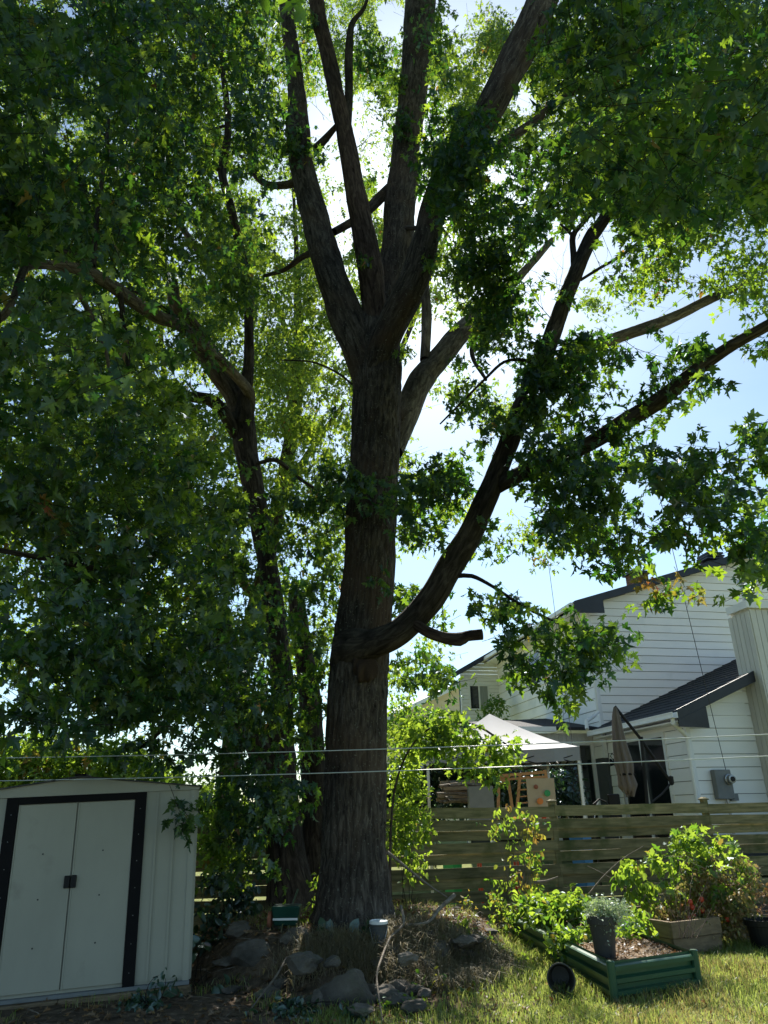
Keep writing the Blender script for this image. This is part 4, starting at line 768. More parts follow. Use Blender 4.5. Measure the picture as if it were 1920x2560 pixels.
m = MB(); m.obox(SO, SX, SY, SZ, 0, DX0 - .10, 0, .010, 0.02, SH); ribs(m, .02, DX0 - .12, .02, SH, 0, .155); m.build('front_panel', M['shed'], shed)
m = MB(); m.obox(SO, SX, SY, SZ, SW + .001, SW + .02, .012, SD, 0, SH); ribs(m, 0, SD, 0, SH, .02, .155, SO + SX * SW, SY, SX); m.build('side_wall', M['shed'], shed)
sb(-.02, -.001, .012, SD, 0, SH).build('side_wall', M['shed'], shed); sb(0, SW, SD, SD + .02, 0, SH).build('back_wall', M['shed'], shed)
q = lambda x, y, z: SO + SX * x + SY * y + SZ * z
for y in (-.02, SD): MB().add([q(-.03, y, SH + .002), q(SW + .03, y, SH + .002), q(SW + .03, y, SH + .03), q(pk, y, SH + gh), q(-.03, y, SH + .03)] + [q(-.03, y + .03, SH + .002), q(SW + .03, y + .03, SH + .002), q(SW + .03, y + .03, SH + .03), q(pk, y + .03, SH + gh), q(-.03, y + .03, SH + .03)], [(0, 1, 2, 3, 4), (5, 9, 8, 7, 6), (0, 5, 6, 1), (1, 6, 7, 2), (2, 7, 8, 3), (3, 8, 9, 4), (4, 9, 5, 0)]).build('gable', M['shed'], shed)
for sgn in (-1, 1):
    r = MB(); xe = pk + sgn * (SW / 2 + .06)
    r.hexa([q(pk, -.05, SH + gh + .004), q(xe, -.05, SH + .022), q(xe, SD + .06, SH + .022), q(pk, SD + .06, SH + gh + .004), q(pk, -.05, SH + gh + .018), q(xe, -.05, SH + .034), q(xe, SD + .06, SH + .034), q(pk, SD + .06, SH + gh + .018)])
    for k in range(7):
        f = (k + .5) / 7; xx = pk + sgn * (SW / 2 + .05) * f; 
    r.build('roof', M['pot'], shed)
sb(pk - .05, pk + .05, -.06, SD + .07, SH + gh + .018, SH + gh + .032).build('ridge_cap', M['shedtrim'], shed)
sb(DX0 - .10, DX0 - .001, -.030, .009, 0, SH - .001).build('door_jamb', M['shedtrim'], shed); sb(DX1 + .001, DX1 + .10, -.030, .009, 0, SH - .001).build('door_jamb', M['shedtrim'], shed)
sb(DX0 - .0, DX1 + .0, -.032, .008, SH - .06, SH - .001).build('door_header', M['shedtrim'], shed)
mid = (DX0 + DX1) / 2
for x0, x1 in ((DX0 + .002, mid - .004), (mid + .004, DX1 - .002)):
    d_ = sb(x0, x1, -.018, .004, .03, SH - .064); d_.obox(SO, SX, SY, SZ, x0 + .004, x0 + .016, -.024, -.019, .03, SH - .07); do = d_.build('door', M['shed'], shed, bevel=.003)
    sc_ = MB()
    for zz in (.35, .72, 1.08): sc_.obox(SO, SX, SY, SZ, (x0 + x1) / 2 - .006, (x0 + x1) / 2 + .006, -.022, -.0185, zz, zz + .012)
    s_ = sc_.build('rivets', M['pot'], do); s_.matrix_parent_inverse = Matrix.Identity(4)
scr = MB()
for xx in (DX0 - .05, DX1 + .05):
    for k in range(7): scr.obox(SO, SX, SY, SZ, xx - .0025, xx + .0025, -.034, -.0305, .1 + .22 * k, .105 + .22 * k)
for k in range(9): scr.obox(SO, SX, SY, SZ, SW - .03, SW - .022, -.014, -.0105, .06 + .18 * k, .068 + .18 * k)
sco = scr.build('screws', M['metal'], shed); sco['kind'] = 'stuff'
hb = sb(mid - .05, mid - .003, -.045, -.019, .80, .90); hb.obox(SO, SX, SY, SZ, mid + .003, mid + .05, -.045, -.019, .80, .90); hb.build('handle', M['black'], shed, bevel=.004)
sb(-.01, SW + .01, -.05, .0115, -.03, .0).build('sill', M['meter'], shed, bevel=.003)
sb(-.1, SW * .50, -.10, .0, -.115, -.035).build('base_plank', M['wood'], shed, bevel=.004); sb(SW * .50 + .006, SW * .80, -.105, .0, -.11, -.034).build('base_plank', M['wood'], shed, bevel=.004)
sb(SW * .81, SW + .03, -.04, .0, -.11, -.034).build('base_plank', M['wood'], shed, bevel=.004)

# ------------------------------------------------------------------ neighbour's house
HO = np.array([*P(1712, 1800, 16)[:2], 0]); HU = np.array([sin(radians(79)), cos(radians(79)), 0]); HV = np.array([-sin(radians(11)), cos(radians(11)), 0]); HZ = np.array([0, 0, 1.])
H = lambda u, v, z: HO + HU * u + HV * v + HZ * z
hb_ = lambda u0, u1, v0, v1, z0, z1: MB().obox(HO, HU, HV, HZ, u0, u1, v0, v1, z0, z1)
house = thing('white_house', 'two-storey house in white lap siding with dark roofs beyond the fence', 'house', H(1, 2, 0))
def siding(face, a0, a1, z0, z1, at, step, ztop=None, holes=(), parent=house, mat=None, name='siding_board'):
    """face 'F': front wall (plane v=at, along u); 'L': left wall (plane u=at, along v). ztop(a) clips the top."""
    mat = mat or M['siding']; z = z0
    while z < z1 - .01:
        zt_ = min(z + step, z1); lo, hi = a0, a1
        spans = [(lo, hi)]
        for h0, h1, hz0, hz1 in holes:
            if z < hz1 - .02 and zt_ > hz0 + .02:
                ns = []
                for s0, s1 in spans:
                    if h0 > s0 and h0 < s1: ns.append((s0, h0))
                    if h1 > s0 and h1 < s1: ns.append((h1, s1))
                    if h1 <= s0 or h0 >= s1: ns.append((s0, s1))
                spans = ns
        for s0, s1 in spans:
            if ztop:
                # board's bottom must be below the roof line
                t0, t1 = ztop(s0), ztop(s1)
                if max(t0, t1) <= z + .01: continue
                if t0 < z:
                    s0 = s0 + (s1 - s0) * (z - t0) / (t1 - t0)
                A0 = min(zt_, max(z + .002, ztop(s0))); A1 = min(zt_, ztop(s1))
                smid = s0 + (s1 - s0) * min(1, max(0, (zt_ - ztop(s0)) / max(1e-6, ztop(s1) - ztop(s0)))) if ztop(s1) > zt_ and ztop(s0) < zt_ else None
            else: A0 = A1 = zt_; smid = None
            prof = [(s0, z), (s1, z), (s1, A1)] + ([(smid, zt_)] if smid else []) + [(s0, A0)]
            pr = []
            for a_, zz in prof:
                f = (zz - z) / step; outw = .022 * (1 - f) + .004
                pr.append((a_, max(zz, z + min(.011, step * .05)), outw))
            if face == 'F': fr = [H(a_, at - o_, zz) for a_, zz, o_ in pr]; bk = [H(a_, at + .01, zz) for a_, zz, o_ in pr]
            else: fr = [H(at - o_, a_, zz) for a_, zz, o_ in pr]; bk = [H(at + .01, a_, zz) for a_, zz, o_ in pr]
            n = len(pr); MB().add(fr + bk, [tuple(range(n)), tuple(range(2 * n - 1, n - 1, -1))] + [(k, (k + 1) % n, n + (k + 1) % n, n + k) for k in range(n)]).build(name, mat, parent)
        z = zt_
EX = 1.60; sl = .42
roofz = lambda u: 3.42 + sl * u            # extension roof
siding('F', .06, EX, .6, 4.2, 0, .262, ztop=lambda u: roofz(u) - .14)
# left wall with the sliding door
DV0, DV1, DZ = .95, 2.9, 2.88
siding('L', .06, 3.6, .6, 3.30, 0, .262, holes=[(DV0 - .08, DV1 + .08, .5, DZ + .08)])
hb_(-.03, .06, -.03, .06, .3, 3.34).build('corner_board', M['trim'], house)
hb_(0.02, EX + 2, .02, 3.6, .3, 3.2).build('wall_core', M['joint'], house)
sdr = hb_(-.035, .018, DV0 - .09, DV1 + .09, DZ, DZ + .10); 
for v in (DV0 - .09, (DV0 + DV1) / 2 - .045, DV1): sdr.obox(HO, HU, HV, HZ, -.04, .018, v, v + .09, .6, DZ - .001)
sd_o = sdr.build('sliding_door', M['trim'], house)
for v0, v1 in ((DV0, (DV0 + DV1) / 2 - .045), ((DV0 + DV1) / 2 + .045, DV1)):
    p_ = hb_(-.012, .01, v0, v1, .6, DZ - .002).build('pane', M['glass'], sd_o); p_.matrix_parent_inverse = Matrix.Identity(4)
for o in list(sd_o.children): o.matrix_parent_inverse = Matrix.Identity(4)
# extension roof slab, shingle courses, fascia, gutter
m = MB(); n_c = 16; u0, u1 = -.42, 4.3
for k in range(n_c):
    a = u0 + (u1 - u0) * k / n_c; b = u0 + (u1 - u0) * (k + 1) / n_c + .02
    m.hexa([H(a, -.36, roofz(a)), H(b, -.36, roofz(b)), H(b, 3.58, roofz(b)), H(a, 3.58, roofz(a)), H(a, -.36, roofz(a) + .035), H(b, -.36, roofz(b) + .015), H(b, 3.58, roofz(b) + .015), H(a, 3.58, roofz(a) + .035)])
m.build('roof', M['shingle'], house)
m = MB().hexa([H(-.40, -.40, roofz(-.40) - .17), H(EX, -.40, roofz(EX) - .19), H(EX, -.365, roofz(EX) - .19), H(-.40, -.365, roofz(-.40) - .17), H(-.40, -.40, roofz(-.40) + .04), H(EX, -.40, roofz(EX) + .04), H(EX, -.365, roofz(EX) + .04), H(-.40, -.365, roofz(-.40) + .04)])
m.hexa([H(-.40, -.41, roofz(-.4) - .30), H(.28, -.41, roofz(-.4) - .32), H(.28, -.37, roofz(-.4) - .32), H(-.40, -.37, roofz(-.4) - .30), H(-.40, -.41, roofz(-.40) - .16), H(.28, -.41, roofz(.28) - .18), H(.28, -.37, roofz(.28) - .18), H(-.40, -.37, roofz(-.40) - .16)])
m.build('fascia', M['fascia'], house)
hb_(-.40, .02, -.365, 3.56, roofz(-.4) - .20, roofz(-.4) - .17).build('soffit', M['trim'], house)
gt = MB(); 
for (x0, x1, z0, z1) in ((-.53, -.41, -.13, -.12), (-.53, -.52, -.13, -.01), (-.42, -.41, -.13, -.01), (-.545, -.53, -.03, -.01)): gt.obox(HO, HU, HV, HZ, x0, x1, -.42, 3.62, roofz(-.4) + z0, roofz(-.4) + z1)
gt.build('gutter', M['trim'], house)
MB().tube([H(-.47, -.30, roofz(-.4) - .12), H(-.47, -.30, roofz(-.4) - .22), H(-.08, -.10, 2.78), H(-.07, -.07, 2.6), H(-.07, -.07, .3)], .045, 8).build('downspout', M['trim'], house)
# upper block
MV = 3.6; MU = -.10; us = .302
uz = lambda u: 6.60 + us * (u + .5)
siding('F', MU + .06, 6.0, 3.3, 9.0, MV, .215, ztop=lambda u: uz(u) - .13)
siding('L', MV + .06, 11.2, 2.6, 6.42, MU, .30, holes=[(6.0, 8.2, 5.0, 6.15)])
hb_(MU - .03, MU + .06, MV - .03, MV + .06, 2.6, 6.50).build('corner_board', M['trim'], house)
m = MB().add([H(MU + .02, MV + .02, .3), H(6, MV + .02, .3), H(6, 11.2, .3), H(MU + .02, 11.2, .3), H(MU + .02, MV + .02, uz(MU) - .14), H(6, MV + .02, uz(6) - .14), H(6, 11.2, uz(6) - .14), H(MU + .02, 11.2, uz(MU) - .14)], [(0, 3, 2, 1), (4, 5, 6, 7), (0, 1, 5, 4), (1, 2, 6, 5), (2, 3, 7, 6), (3, 0, 4, 7)]); m.build('wall_core', M['joint'], house)
m = MB(); n_c = 18; u0, u1 = -.62, 6.0
for k in range(n_c):
    a = u0 + (u1 - u0) * k / n_c; b = u0 + (u1 - u0) * (k + 1) / n_c + .02
    m.hexa([H(a, MV - .32, uz(a)), H(b, MV - .32, uz(b)), H(b, 11.5, uz(b)), H(a, 11.5, uz(a)), H(a, MV - .32, uz(a) + .04), H(b, MV - .32, uz(b) + .02), H(b, 11.5, uz(b) + .02), H(a, 11.5, uz(a) + .04)])
m.build('roof', M['shingle'], house)
m = MB().hexa([H(-.62, MV - .36, uz(-.62) - .15), H(6, MV - .36, uz(6) - .15), H(6, MV - .325, uz(6) - .15), H(-.62, MV - .325, uz(-.62) - .15), H(-.62, MV - .36, uz(-.62) + .05), H(6, MV - .36, uz(6) + .05), H(6, MV - .325, uz(6) + .05), H(-.62, MV - .325, uz(-.62) + .05)])
m.hexa([H(-.62, MV - .37, uz(-.62) - .28), H(.22, MV - .37, uz(-.62) - .26), H(.22, MV - .33, uz(-.62) - .26), H(-.62, MV - .33, uz(-.62) - .28), H(-.62, MV - .37, uz(-.62) - .14), H(.22, MV - .37, uz(.22) - .14), H(.22, MV - .33, uz(.22) - .14), H(-.62, MV - .33, uz(-.62) - .14)]); m.build('fascia', M['fascia'], house)
hb_(-.60, .0, MV - .32, 11.4, uz(-.6) - .19, uz(-.6) - .16).build('soffit', M['trim'], house)
hb_(-.72, -.62, MV - .30, 11.4, uz(-.6) - .10, uz(-.6) + .01).build('gutter', M['trim'], house)
MB().tube([H(-.30, MV - .12, 6.3), H(-.16, MV - .05, 6.0), H(-.17, MV - .05, 3.75), H(-.35, MV - .2, 3.62), H(-.95, MV - .9, 3.40), H(-1.0, MV - 1.0, 3.2)], .045, 8).build('downspout', M['trim'], house)
wf = MB()
for v in (6.0, 7.05, 8.1): wf.obox(HO, HU, HV, HZ, MU - .05, MU + .0, v, v + .09, 5.0, 6.15)
for z in (5.0, 6.06): wf.obox(HO, HU, HV, HZ, MU - .048, MU + .0, 6.09, 7.05, z, z + .09).obox(HO, HU, HV, HZ, MU - .048, MU + .0, 7.14, 8.1, z, z + .09)
wo = wf.build('window', M['trim'], house); p_ = hb_(MU - .02, MU, 6.05, 8.15, 5.05, 6.1).build('pane', M['glass'], wo); p_.matrix_parent_inverse = Matrix.Identity(4)
# block further back with its own roof and the curtained window
BV = 11.2; bu0 = -1.55; bs = .55
bz = lambda u: 6.02 + bs * (u + 1.75)
WU0, WU1, WZ0, WZ1 = -1.22, -.55, 4.78, 5.58
siding('F', bu0, MU, 2.5, 7.2, BV, .13, ztop=lambda u: bz(u) - .10, holes=[(WU0, WU1, WZ0, WZ1)])
m = MB().hexa([H(-1.95, BV - .3, bz(-1.95)), H(.1, BV - .3, bz(.1)), H(.1, BV + .4, bz(.1)), H(-1.95, BV + .4, bz(-1.95)), H(-1.95, BV - .3, bz(-1.95) + .05), H(.1, BV - .3, bz(.1) + .05), H(.1, BV + .4, bz(.1) + .05), H(-1.95, BV + .4, bz(-1.95) + .05)])
m.build('roof', M['shingle'], house)
MB().hexa([H(-1.97, BV - .34, bz(-1.97) - .13), H(.1, BV - .34, bz(.1) - .13), H(.1, BV - .31, bz(.1) - .13), H(-1.97, BV - .31, bz(-1.97) - .13), H(-1.97, BV - .34, bz(-1.97) + .06), H(.1, BV - .34, bz(.1) + .06), H(.1, BV - .31, bz(.1) + .06), H(-1.97, BV - .31, bz(-1.97) + .06)]).build('fascia', M['fascia'], house)
hb_(bu0 + .02, .0, BV + .02, BV + .35, 0, 5.9).build('wall_core', M['joint'], house)
wf = MB().obox(HO, HU, HV, HZ, WU0 - .05, WU1 + .05, BV - .05, BV + .01, WZ1, WZ1 + .06).obox(HO, HU, HV, HZ, WU0 - .05, WU1 + .05, BV - .05, BV + .01, WZ0 - .06, WZ0)
for u in (WU0 - .05, (WU0 + WU1) / 2 - .02, WU1): wf.obox(HO, HU, HV, HZ, u, u + .05, BV - .048, BV + .01, WZ0, WZ1)
wo = wf.build('window', M['trim'], house)
for a_, b__, mt in ((WU0, (WU0 + WU1) / 2 - .02, 'glass'), ((WU0 + WU1) / 2 + .03, WU1, 'curtain')):
    p_ = hb_(a_, b__, BV - .012, BV + .012, WZ0, WZ1).build('pane', M[mt], wo); p_.matrix_parent_inverse = Matrix.Identity(4)
hb_(bu0 - .02, bu0 + .05, BV - .02, BV + .03, 0, 5.7).build('corner_board', M['trim'], house)
# sunroom against the left wall
PV = 4.15; PT = 2.95
m = hb_(-3.1, -.10, PV - .02, PV + .10, PT, PT + .10)
for u in (-3.1, -2.2, -1.35, -.62, -.22): m.obox(HO, HU, HV, HZ, u, u + .09, PV - .03, PV + .10, .3, PT - .001)
pf = m.build('sunroom_frame', M['trim'], house)
for k, (a_, b__) in enumerate(((-3.01, -2.2), (-2.11, -1.35), (-1.26, -.62), (-.53, -.22))): p_ = hb_(a_, b__, PV + .02, PV + .04, .3, PT).build('pane', M['glass'], pf); p_.matrix_parent_inverse = Matrix.Identity(4)
x = -3.1
while x < -.12: hb_(x, min(x + .10, -.11), PV - .015, PV + .08, PT + .102, PT + .30).build('panel', M['siding_tan'], house); x += .106
m = MB().hexa([H(-3.4, PV - .4, PT + .34), H(-.12, PV - .4, PT + .34), H(-.12, PV + 3, PT + .95), H(-3.4, PV + 3, PT + .80), H(-3.4, PV - .4, PT + .42), H(-.12, PV - .4, PT + .42), H(-.12, PV + 3, PT + 1.03), H(-3.4, PV + 3, PT + .88)]); m.build('roof', M['shingle'], house)
hb_(-3.4, -1.35, PV - .52, PV - .41, PT + .30, PT + .42).build('gutter', M['trim'], house)
# chimney chase with vertical boards
CU0, CU1, CV0, CV1, CZT = 1.60, 3.6, -.62, .02, 5.62
hb_(CU0 + .02, CU1, CV0 + .02, CV1, 0, CZT - .02).build('chase_core', M['siding_tan'], house)
v = CV0
while v < CV1 - .02: hb_(CU0 - .012, CU0 + .018, v, v + .135, .3, CZT - .22).build('chase_board', M['siding_tan'], house); v += .148
u = CU0 + .024
while u < CU1 - .02: hb_(u, u + .135, CV0 - .012, CV0 + .018, .3, CZT - .18).build('chase_board', M['siding_tan'], house); u += .148
hb_(CU0 - .08, CU1, CV0 - .08, CV1, CZT - .16, CZT).build('chase_cap', M['trim'], house)
MB().lathe(H(1.95, -.2, CZT), [(.16, 0), (.16, .05), (.09, .10), (.085, .55), (.13, .56), (.13, .62), (.001, .66)], 16).build('flue', M['metal'], house, smooth=False)
# roof vent and brick chimney
rv = H(4.75, 4.6, uz(4.75)); m = MB().obox(rv, HU, HV, HZ, -.20, .20, -.2, .2, -.1, .22)
for k in range(3): m.obox(rv, HU, HV, HZ, -.32 + .03 * k, .32 - .03 * k, -.3, .3, .24 + .085 * k, .29 + .085 * k)
m.obox(rv, HU, HV, HZ, -.16, .16, -.16, .16, .22, .46); m.build('roof_vent', M['fascia'], house)
cb = H(2.75, 5.6, uz(2.75)); ch = MB().obox(cb, HU, HV, HZ, -.26, .26, -.22, .22, -.1, .62).build('chimney', M['soil'], house)
brm = None
for r in range(9):
    for k in range(3):
        for side in (0, 1):
            if side == 0: b_ = MB().obox(cb, HU, HV, HZ, -.27 + .18 * k + (.0 if r % 2 else .02), -.27 + .18 * k + .165, -.232, -.221, -.05 + .075 * r, .012 + .075 * r)
            else: b_ = MB().obox(cb, HU, HV, HZ, -.272, -.261, -.22 + .15 * k, -.22 + .15 * k + .135, -.05 + .075 * r, .012 + .075 * r)
            bo = b_.build('brick', M['brick'], ch); bo.matrix_parent_inverse = Matrix.Identity(4)
MB().obox(cb, HU, HV, HZ, -.34, .34, -.30, .30, .621, .70).build('chimney_cap', M['fascia'], house)
# things fixed on the walls
mt_ = thing('electric_meter', 'grey electric meter box with a round glass dial on the white siding', 'meter', H(.55, -.1, 1.5))
MB().obox(HO, HU, HV, HZ, .36, .74, -.17, -.024, 1.55, 2.12).build('box', M['meter'], mt_, bevel=.012)
MB().lathe(H(.66, -.172, 1.93), [(.105, 0), (.105, .04), (.085, .05), (.08, .13), (.001, .14)], 20, axis=-HV).build('dial', M['metal'], mt_)
MB().lathe(H(.66, -.215, 1.93), [(.05, .0), (.05, .105), (.001, .106)], 16, axis=-HV).build('dial_face', M['black'], mt_)
MB().tube([H(.60, -.10, 1.55), H(.60, -.10, .9)], .03, 8).build('conduit', M['metal'], mt_); MB().obox(HO, HU, HV, HZ, .70, .86, -.1, -.024, 1.52, 1.66).build('junction_box', M['meter'], mt_)
lp = thing('wall_lamp', 'black twin-headed wall light beside the sliding door', 'lamp', H(-.1, 3.2, 2.4))
MB().lathe(H(-.024, 3.2, 2.42), [(.07, 0), (.07, .03), (.001, .035)], 12, axis=-HU).build('mount', M['lid'], lp)
for dv in (-.1, .1): MB().lathe(H(-.10, 3.2 + dv, 2.46), [(.02, .1), (.04, .06), (.075, -.06), (.07, -.06), (.001, .02)], 12, axis=np.array([-.3, 0, .8])).build('lamp_head', M['black'], lp)
MB().tube([H(-.05, 3.2, 2.45), H(-.12, 3.1, 2.62), H(-.12, 3.2, 2.68), H(-.12, 3.3, 2.62), H(-.05, 3.2, 2.45)], .01, 6).build('bracket', M['black'], lp)
# cream house further off
c0 = P(1000, 1790, 42); c1_ = P(1250, 1790, 44)
far = thing('cream_house', 'distant cream sided house with a white eave, seen left of the white one', 'house', (c0[0], c0[1], 0))
dx = norm(c1_ - c0); dx[2] = 0; dx = norm(dx); dn = np.array([-dx[1], dx[0], 0]); eL = P(870, 1840, 42); eR = P(1170, 1708, 43.8)
wl_ = np.linalg.norm((eR - eL)[:2]); O2 = np.array([eL[0], eL[1], 0]); zl, zr = eL[2], eR[2]
z = 0; step = .34
while z < zr - .1:
    s0 = 0 if z + step < zl else wl_ * (z + step - zl) / (zr - zl)
    s1 = 0 if z < zl else wl_ * (z - zl) / (zr - zl)
    if s0 < wl_: MB().add([O2 + dx * s1 - dn * .03 + HZ * z, O2 + dx * wl_ - dn * .03 + HZ * z, O2 + dx * wl_ + HZ * (z + step), O2 + dx * s0 + HZ * (z + step)] + [O2 + dx * s1 + dn * .05 + HZ * z, O2 + dx * wl_ + dn * .05 + HZ * z, O2 + dx * wl_ + dn * .05 + HZ * (z + step), O2 + dx * s0 + dn * .05 + HZ * (z + step)], [(0, 1, 2, 3), (7, 6, 5, 4), (0, 4, 5, 1), (1, 5, 6, 2), (2, 6, 7, 3), (3, 7, 4, 0)]).build('siding_board', M['siding_cream'], far)
    z += step
MB().hexa([O2 + dx * (-.4) - dn * .5 + HZ * (zl - .35), O2 + dx * wl_ - dn * .5 + HZ * (zr - .0), O2 + dx * wl_ + dn * 8 + HZ * zr, O2 + dx * (-.4) + dn * 8 + HZ * (zl - .35), O2 + dx * (-.4) - dn * .5 + HZ * (zl - .05), O2 + dx * wl_ - dn * .5 + HZ * (zr + .30), O2 + dx * wl_ + dn * 8 + HZ * (zr + .3), O2 + dx * (-.4) + dn * 8 + HZ * (zl - .05)]).build('roof', M['trim'], far)
# house glimpsed at the far left
hl = thing('white_house', 'pale house corner glimpsed through leaves above the left of the shed roof', 'house', (-13, 28, 0))
q0 = P(-60, 1960, 28); q1 = P(120, 1960, 28)
for k in range(9): MB().box(q0[0] - 4, q1[0], 28, 28.1, .3 * k, .3 * k + .28).build('siding_board', M['siding'], hl)
MB().hexa([(q0[0] - 4, 27.5, 2.7), (q1[0] + .4, 27.5, 2.7), (q1[0] + .4, 32, 3.6), (q0[0] - 4, 32, 3.6), (q0[0] - 4, 27.5, 2.8), (q1[0] + .4, 27.5, 2.8), (q1[0] + .4, 32, 3.7), (q0[0] - 4, 32, 3.7)]).build('roof', M['trim'], hl)

# ------------------------------------------------------------------ neighbour's yard
tn = thing('canopy_tent', 'white pop-up canopy tent with a peaked top beyond the fence', 'tent', P(1260, 2000, 15.8) * np.array([1, 1, 0]))
tc1 = P(1447, 1866, 14.4); tz = tc1[2]; tw = 2.9; o3 = np.array([tc1[0] - tw, 14.4, 0]); 
cs = [o3 + np.array([0, 0, tz]), o3 + np.array([tw, 0, tz]), o3 + np.array([tw, tw, tz]), o3 + np.array([0, tw, tz])]; apex = o3 + np.array([tw / 2, tw / 2, tz + .80])
m = MB(); nn = 10
def tp(a, b, f, g_):  # point on canopy side: f along the edge, g up to the apex with a sagging curve
    e = a * (1 - f) + b * f; s = g_ ** 1.0; p_ = e * (1 - s) + apex * s; p_ = p_.copy(); p_[2] = tz + (apex[2] - tz) * (g_ ** 1.25) - .05 * sin(pi * f) * (1 - g_); return p_
for k in range(4):
    a, b = cs[k], cs[(k + 1) % 4]
    vs = [tp(a, b, i_ / nn, j_ / nn) for j_ in range(nn + 1) for i_ in range(nn + 1)]
    m.add(vs, [(j_ * 11 + i_, j_ * 11 + i_ + 1, j_ * 11 + i_ + 12, j_ * 11 + i_ + 11) for j_ in range(nn) for i_ in range(nn)])
m.build('roof_cloth', M['tent'], tn, smooth=True)
for k in range(4):
    a, b = cs[k], cs[(k + 1) % 4]; vm = MB(); vs = []
    for i_ in range(13):
        f = i_ / 12; e = a * (1 - f) + b * f; ofs = norm(np.cross(b - a, HZ)) * (.012 + .012 * sin(i_ * 2.1)); sg = -.05 * sin(pi * f); vs += [e + ofs + HZ * sg, e + ofs * 1.5 + HZ * (-.25 + sg * .6)]
    vm.add(vs, [(2 * i_, 2 * i_ + 2, 2 * i_ + 3, 2 * i_ + 1) for i_ in range(12)]); vm.build('valance', M['tent'], tn)
    MB().bar(a * np.array([1, 1, 0]) + (apex - a) * np.array([.02, .02, 0]), a + (apex - a) * np.array([.02, .02, 0]), .05).build('leg', M['lid'], tn)
    tr = MB(); p0_ = a + HZ * -.28; p1_ = b + HZ * -.28
    for s_ in range(4): A0 = a + (b - a) * s_ / 4; B0 = a + (b - a) * (s_ + 1) / 4; tr.bar(A0 + HZ * -.12, B0 + HZ * -.32, .018); tr.bar(A0 + HZ * -.32, B0 + HZ * -.12, .018)
    tr.build('truss', M['black'], tn)
# wooden climbing frame
cf = thing('climbing_frame', 'orange wooden climbing frame with rungs and a pale board under the canopy', 'play frame', P(1315, 2020, 14) * np.array([1, 1, 0]))
cp = lambda x, y, dY=0: P(x, y, 13.9 + dY); W_ = M['wood_orange']
for a, b in (((1247, 1935), (1245, 2050)), ((1268, 1935), (1285, 2050)), ((1318, 1940), (1330, 2050)), ((1300, 1935), (1290, 2050)), ((1362, 1925), (1385, 2050))): MB().bar(cp(*a), cp(*b), .05).build('upright', W_, cf)
MB().bar(cp(1245, 1940), cp(1366, 1930), .07, .05).build('top_rail', W_, cf); MB().bar(cp(1266, 1948), cp(1362, 1942), .04).build('top_rail', W_, cf)
for yy in (1958, 1975, 1992, 2008): MB().bar(cp(1295, yy), cp(1322, yy - 2), .022).build('rung', W_, cf)
MB().obox(cp(1323, 2040, -.03), np.array([1, 0, 0]), np.array([0, 1., 0]), HZ, 0, .50, 0, .02, -.1, .62).build('board', M['ply'], cf)
for x, y, mt in ((1350, 2003, 'orange'), (1368, 1983, 'tgreen')): MB().lathe(cp(x, y, -.06), [(.055, 0), (.055, .02), (.001, .022)], 14, axis=(0, -1, 0)).build('hold', M[mt], cf)
MB().lathe(cp(1340, 1967, -.05), [(.04, 0), (.001, .01)], 12, axis=(0, -1, 0)).build('cutout', M['bark_red'] if False else M['terra'], cf)
MB().obox(cp(1247, 1950), np.array([1, 0, 0]), np.array([0, 1., 0]), HZ, 0, .16, 0, .03, -.06, .10).build('corner_plate', W_, cf)
# lumber pile
lpz = thing('lumber_pile', 'loose pile of grey branches and boards left of the climbing frame', 'wood pile', P(1160, 2020, 13.6) * np.array([1, 1, 0]))
for k in range(30):
    y = 1958 + 3.4 * (k // 2) ; a = P(1092 + random.uniform(-4, 30) + (8 if y < 1970 else 0), y + random.uniform(-3, 3), 13.5 + random.uniform(0, .6)); b = P(1205 + random.uniform(-25, 20), y + random.uniform(-8, 6), 13.8 + random.uniform(0, .6))
    if k % 3: MB().tube([a, (a + b) / 2 + np.array([0, 0, random.uniform(.0, .05)]), b], [.02, .022, .012], 6).build('stick', M['stick'], lpz)
    else: MB().bar(a, b, .03, .05).build('plank', M['wood'], lpz)
MB().obox(P(1176, 2045, 13.3), np.array([1, 0, 0]), np.array([0, 1., 0]), HZ, 0, .42, 0, .3, -.2, .50).build('crate', M['meter'], lpz)
# dark evergreen hedge behind the tent and light trees
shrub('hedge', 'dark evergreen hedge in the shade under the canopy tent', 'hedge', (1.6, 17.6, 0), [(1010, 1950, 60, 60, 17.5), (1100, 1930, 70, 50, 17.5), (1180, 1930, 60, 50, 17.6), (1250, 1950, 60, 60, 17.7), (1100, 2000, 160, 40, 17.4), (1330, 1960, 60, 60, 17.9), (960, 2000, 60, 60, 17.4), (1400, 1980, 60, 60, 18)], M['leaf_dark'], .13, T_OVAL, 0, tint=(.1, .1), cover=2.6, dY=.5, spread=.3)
shrub('shrub', 'pale feathery tree top in front of the cream house', 'shrub', (1.2, 22, 0), [(1030, 1790, 60, 40, 22), (1090, 1800, 50, 34, 22), (1000, 1830, 60, 40, 22), (1060, 1850, 70, 40, 21.8), (1010, 1760, 30, 24, 22), (1110, 1850, 50, 40, 21)], LB, .13, T_OVAL, 8, tint=(.4, .3), cover=1.0, dY=.5, spread=.35, srad=.015)
shrub('climber', 'small green climber on the white wall above the tent', 'climbing plant', H(-.2, 10.8, 2.5), [(1232, 1765, 26, 34, 25.5), (1215, 1790, 24, 20, 25.5), (1258, 1780, 14, 30, 25.3), (1240, 1740, 12, 16, 25.5)], LB, .12, T_OVAL, 4, tint=(.3, .3), cover=.9, dY=.2, spread=.2)
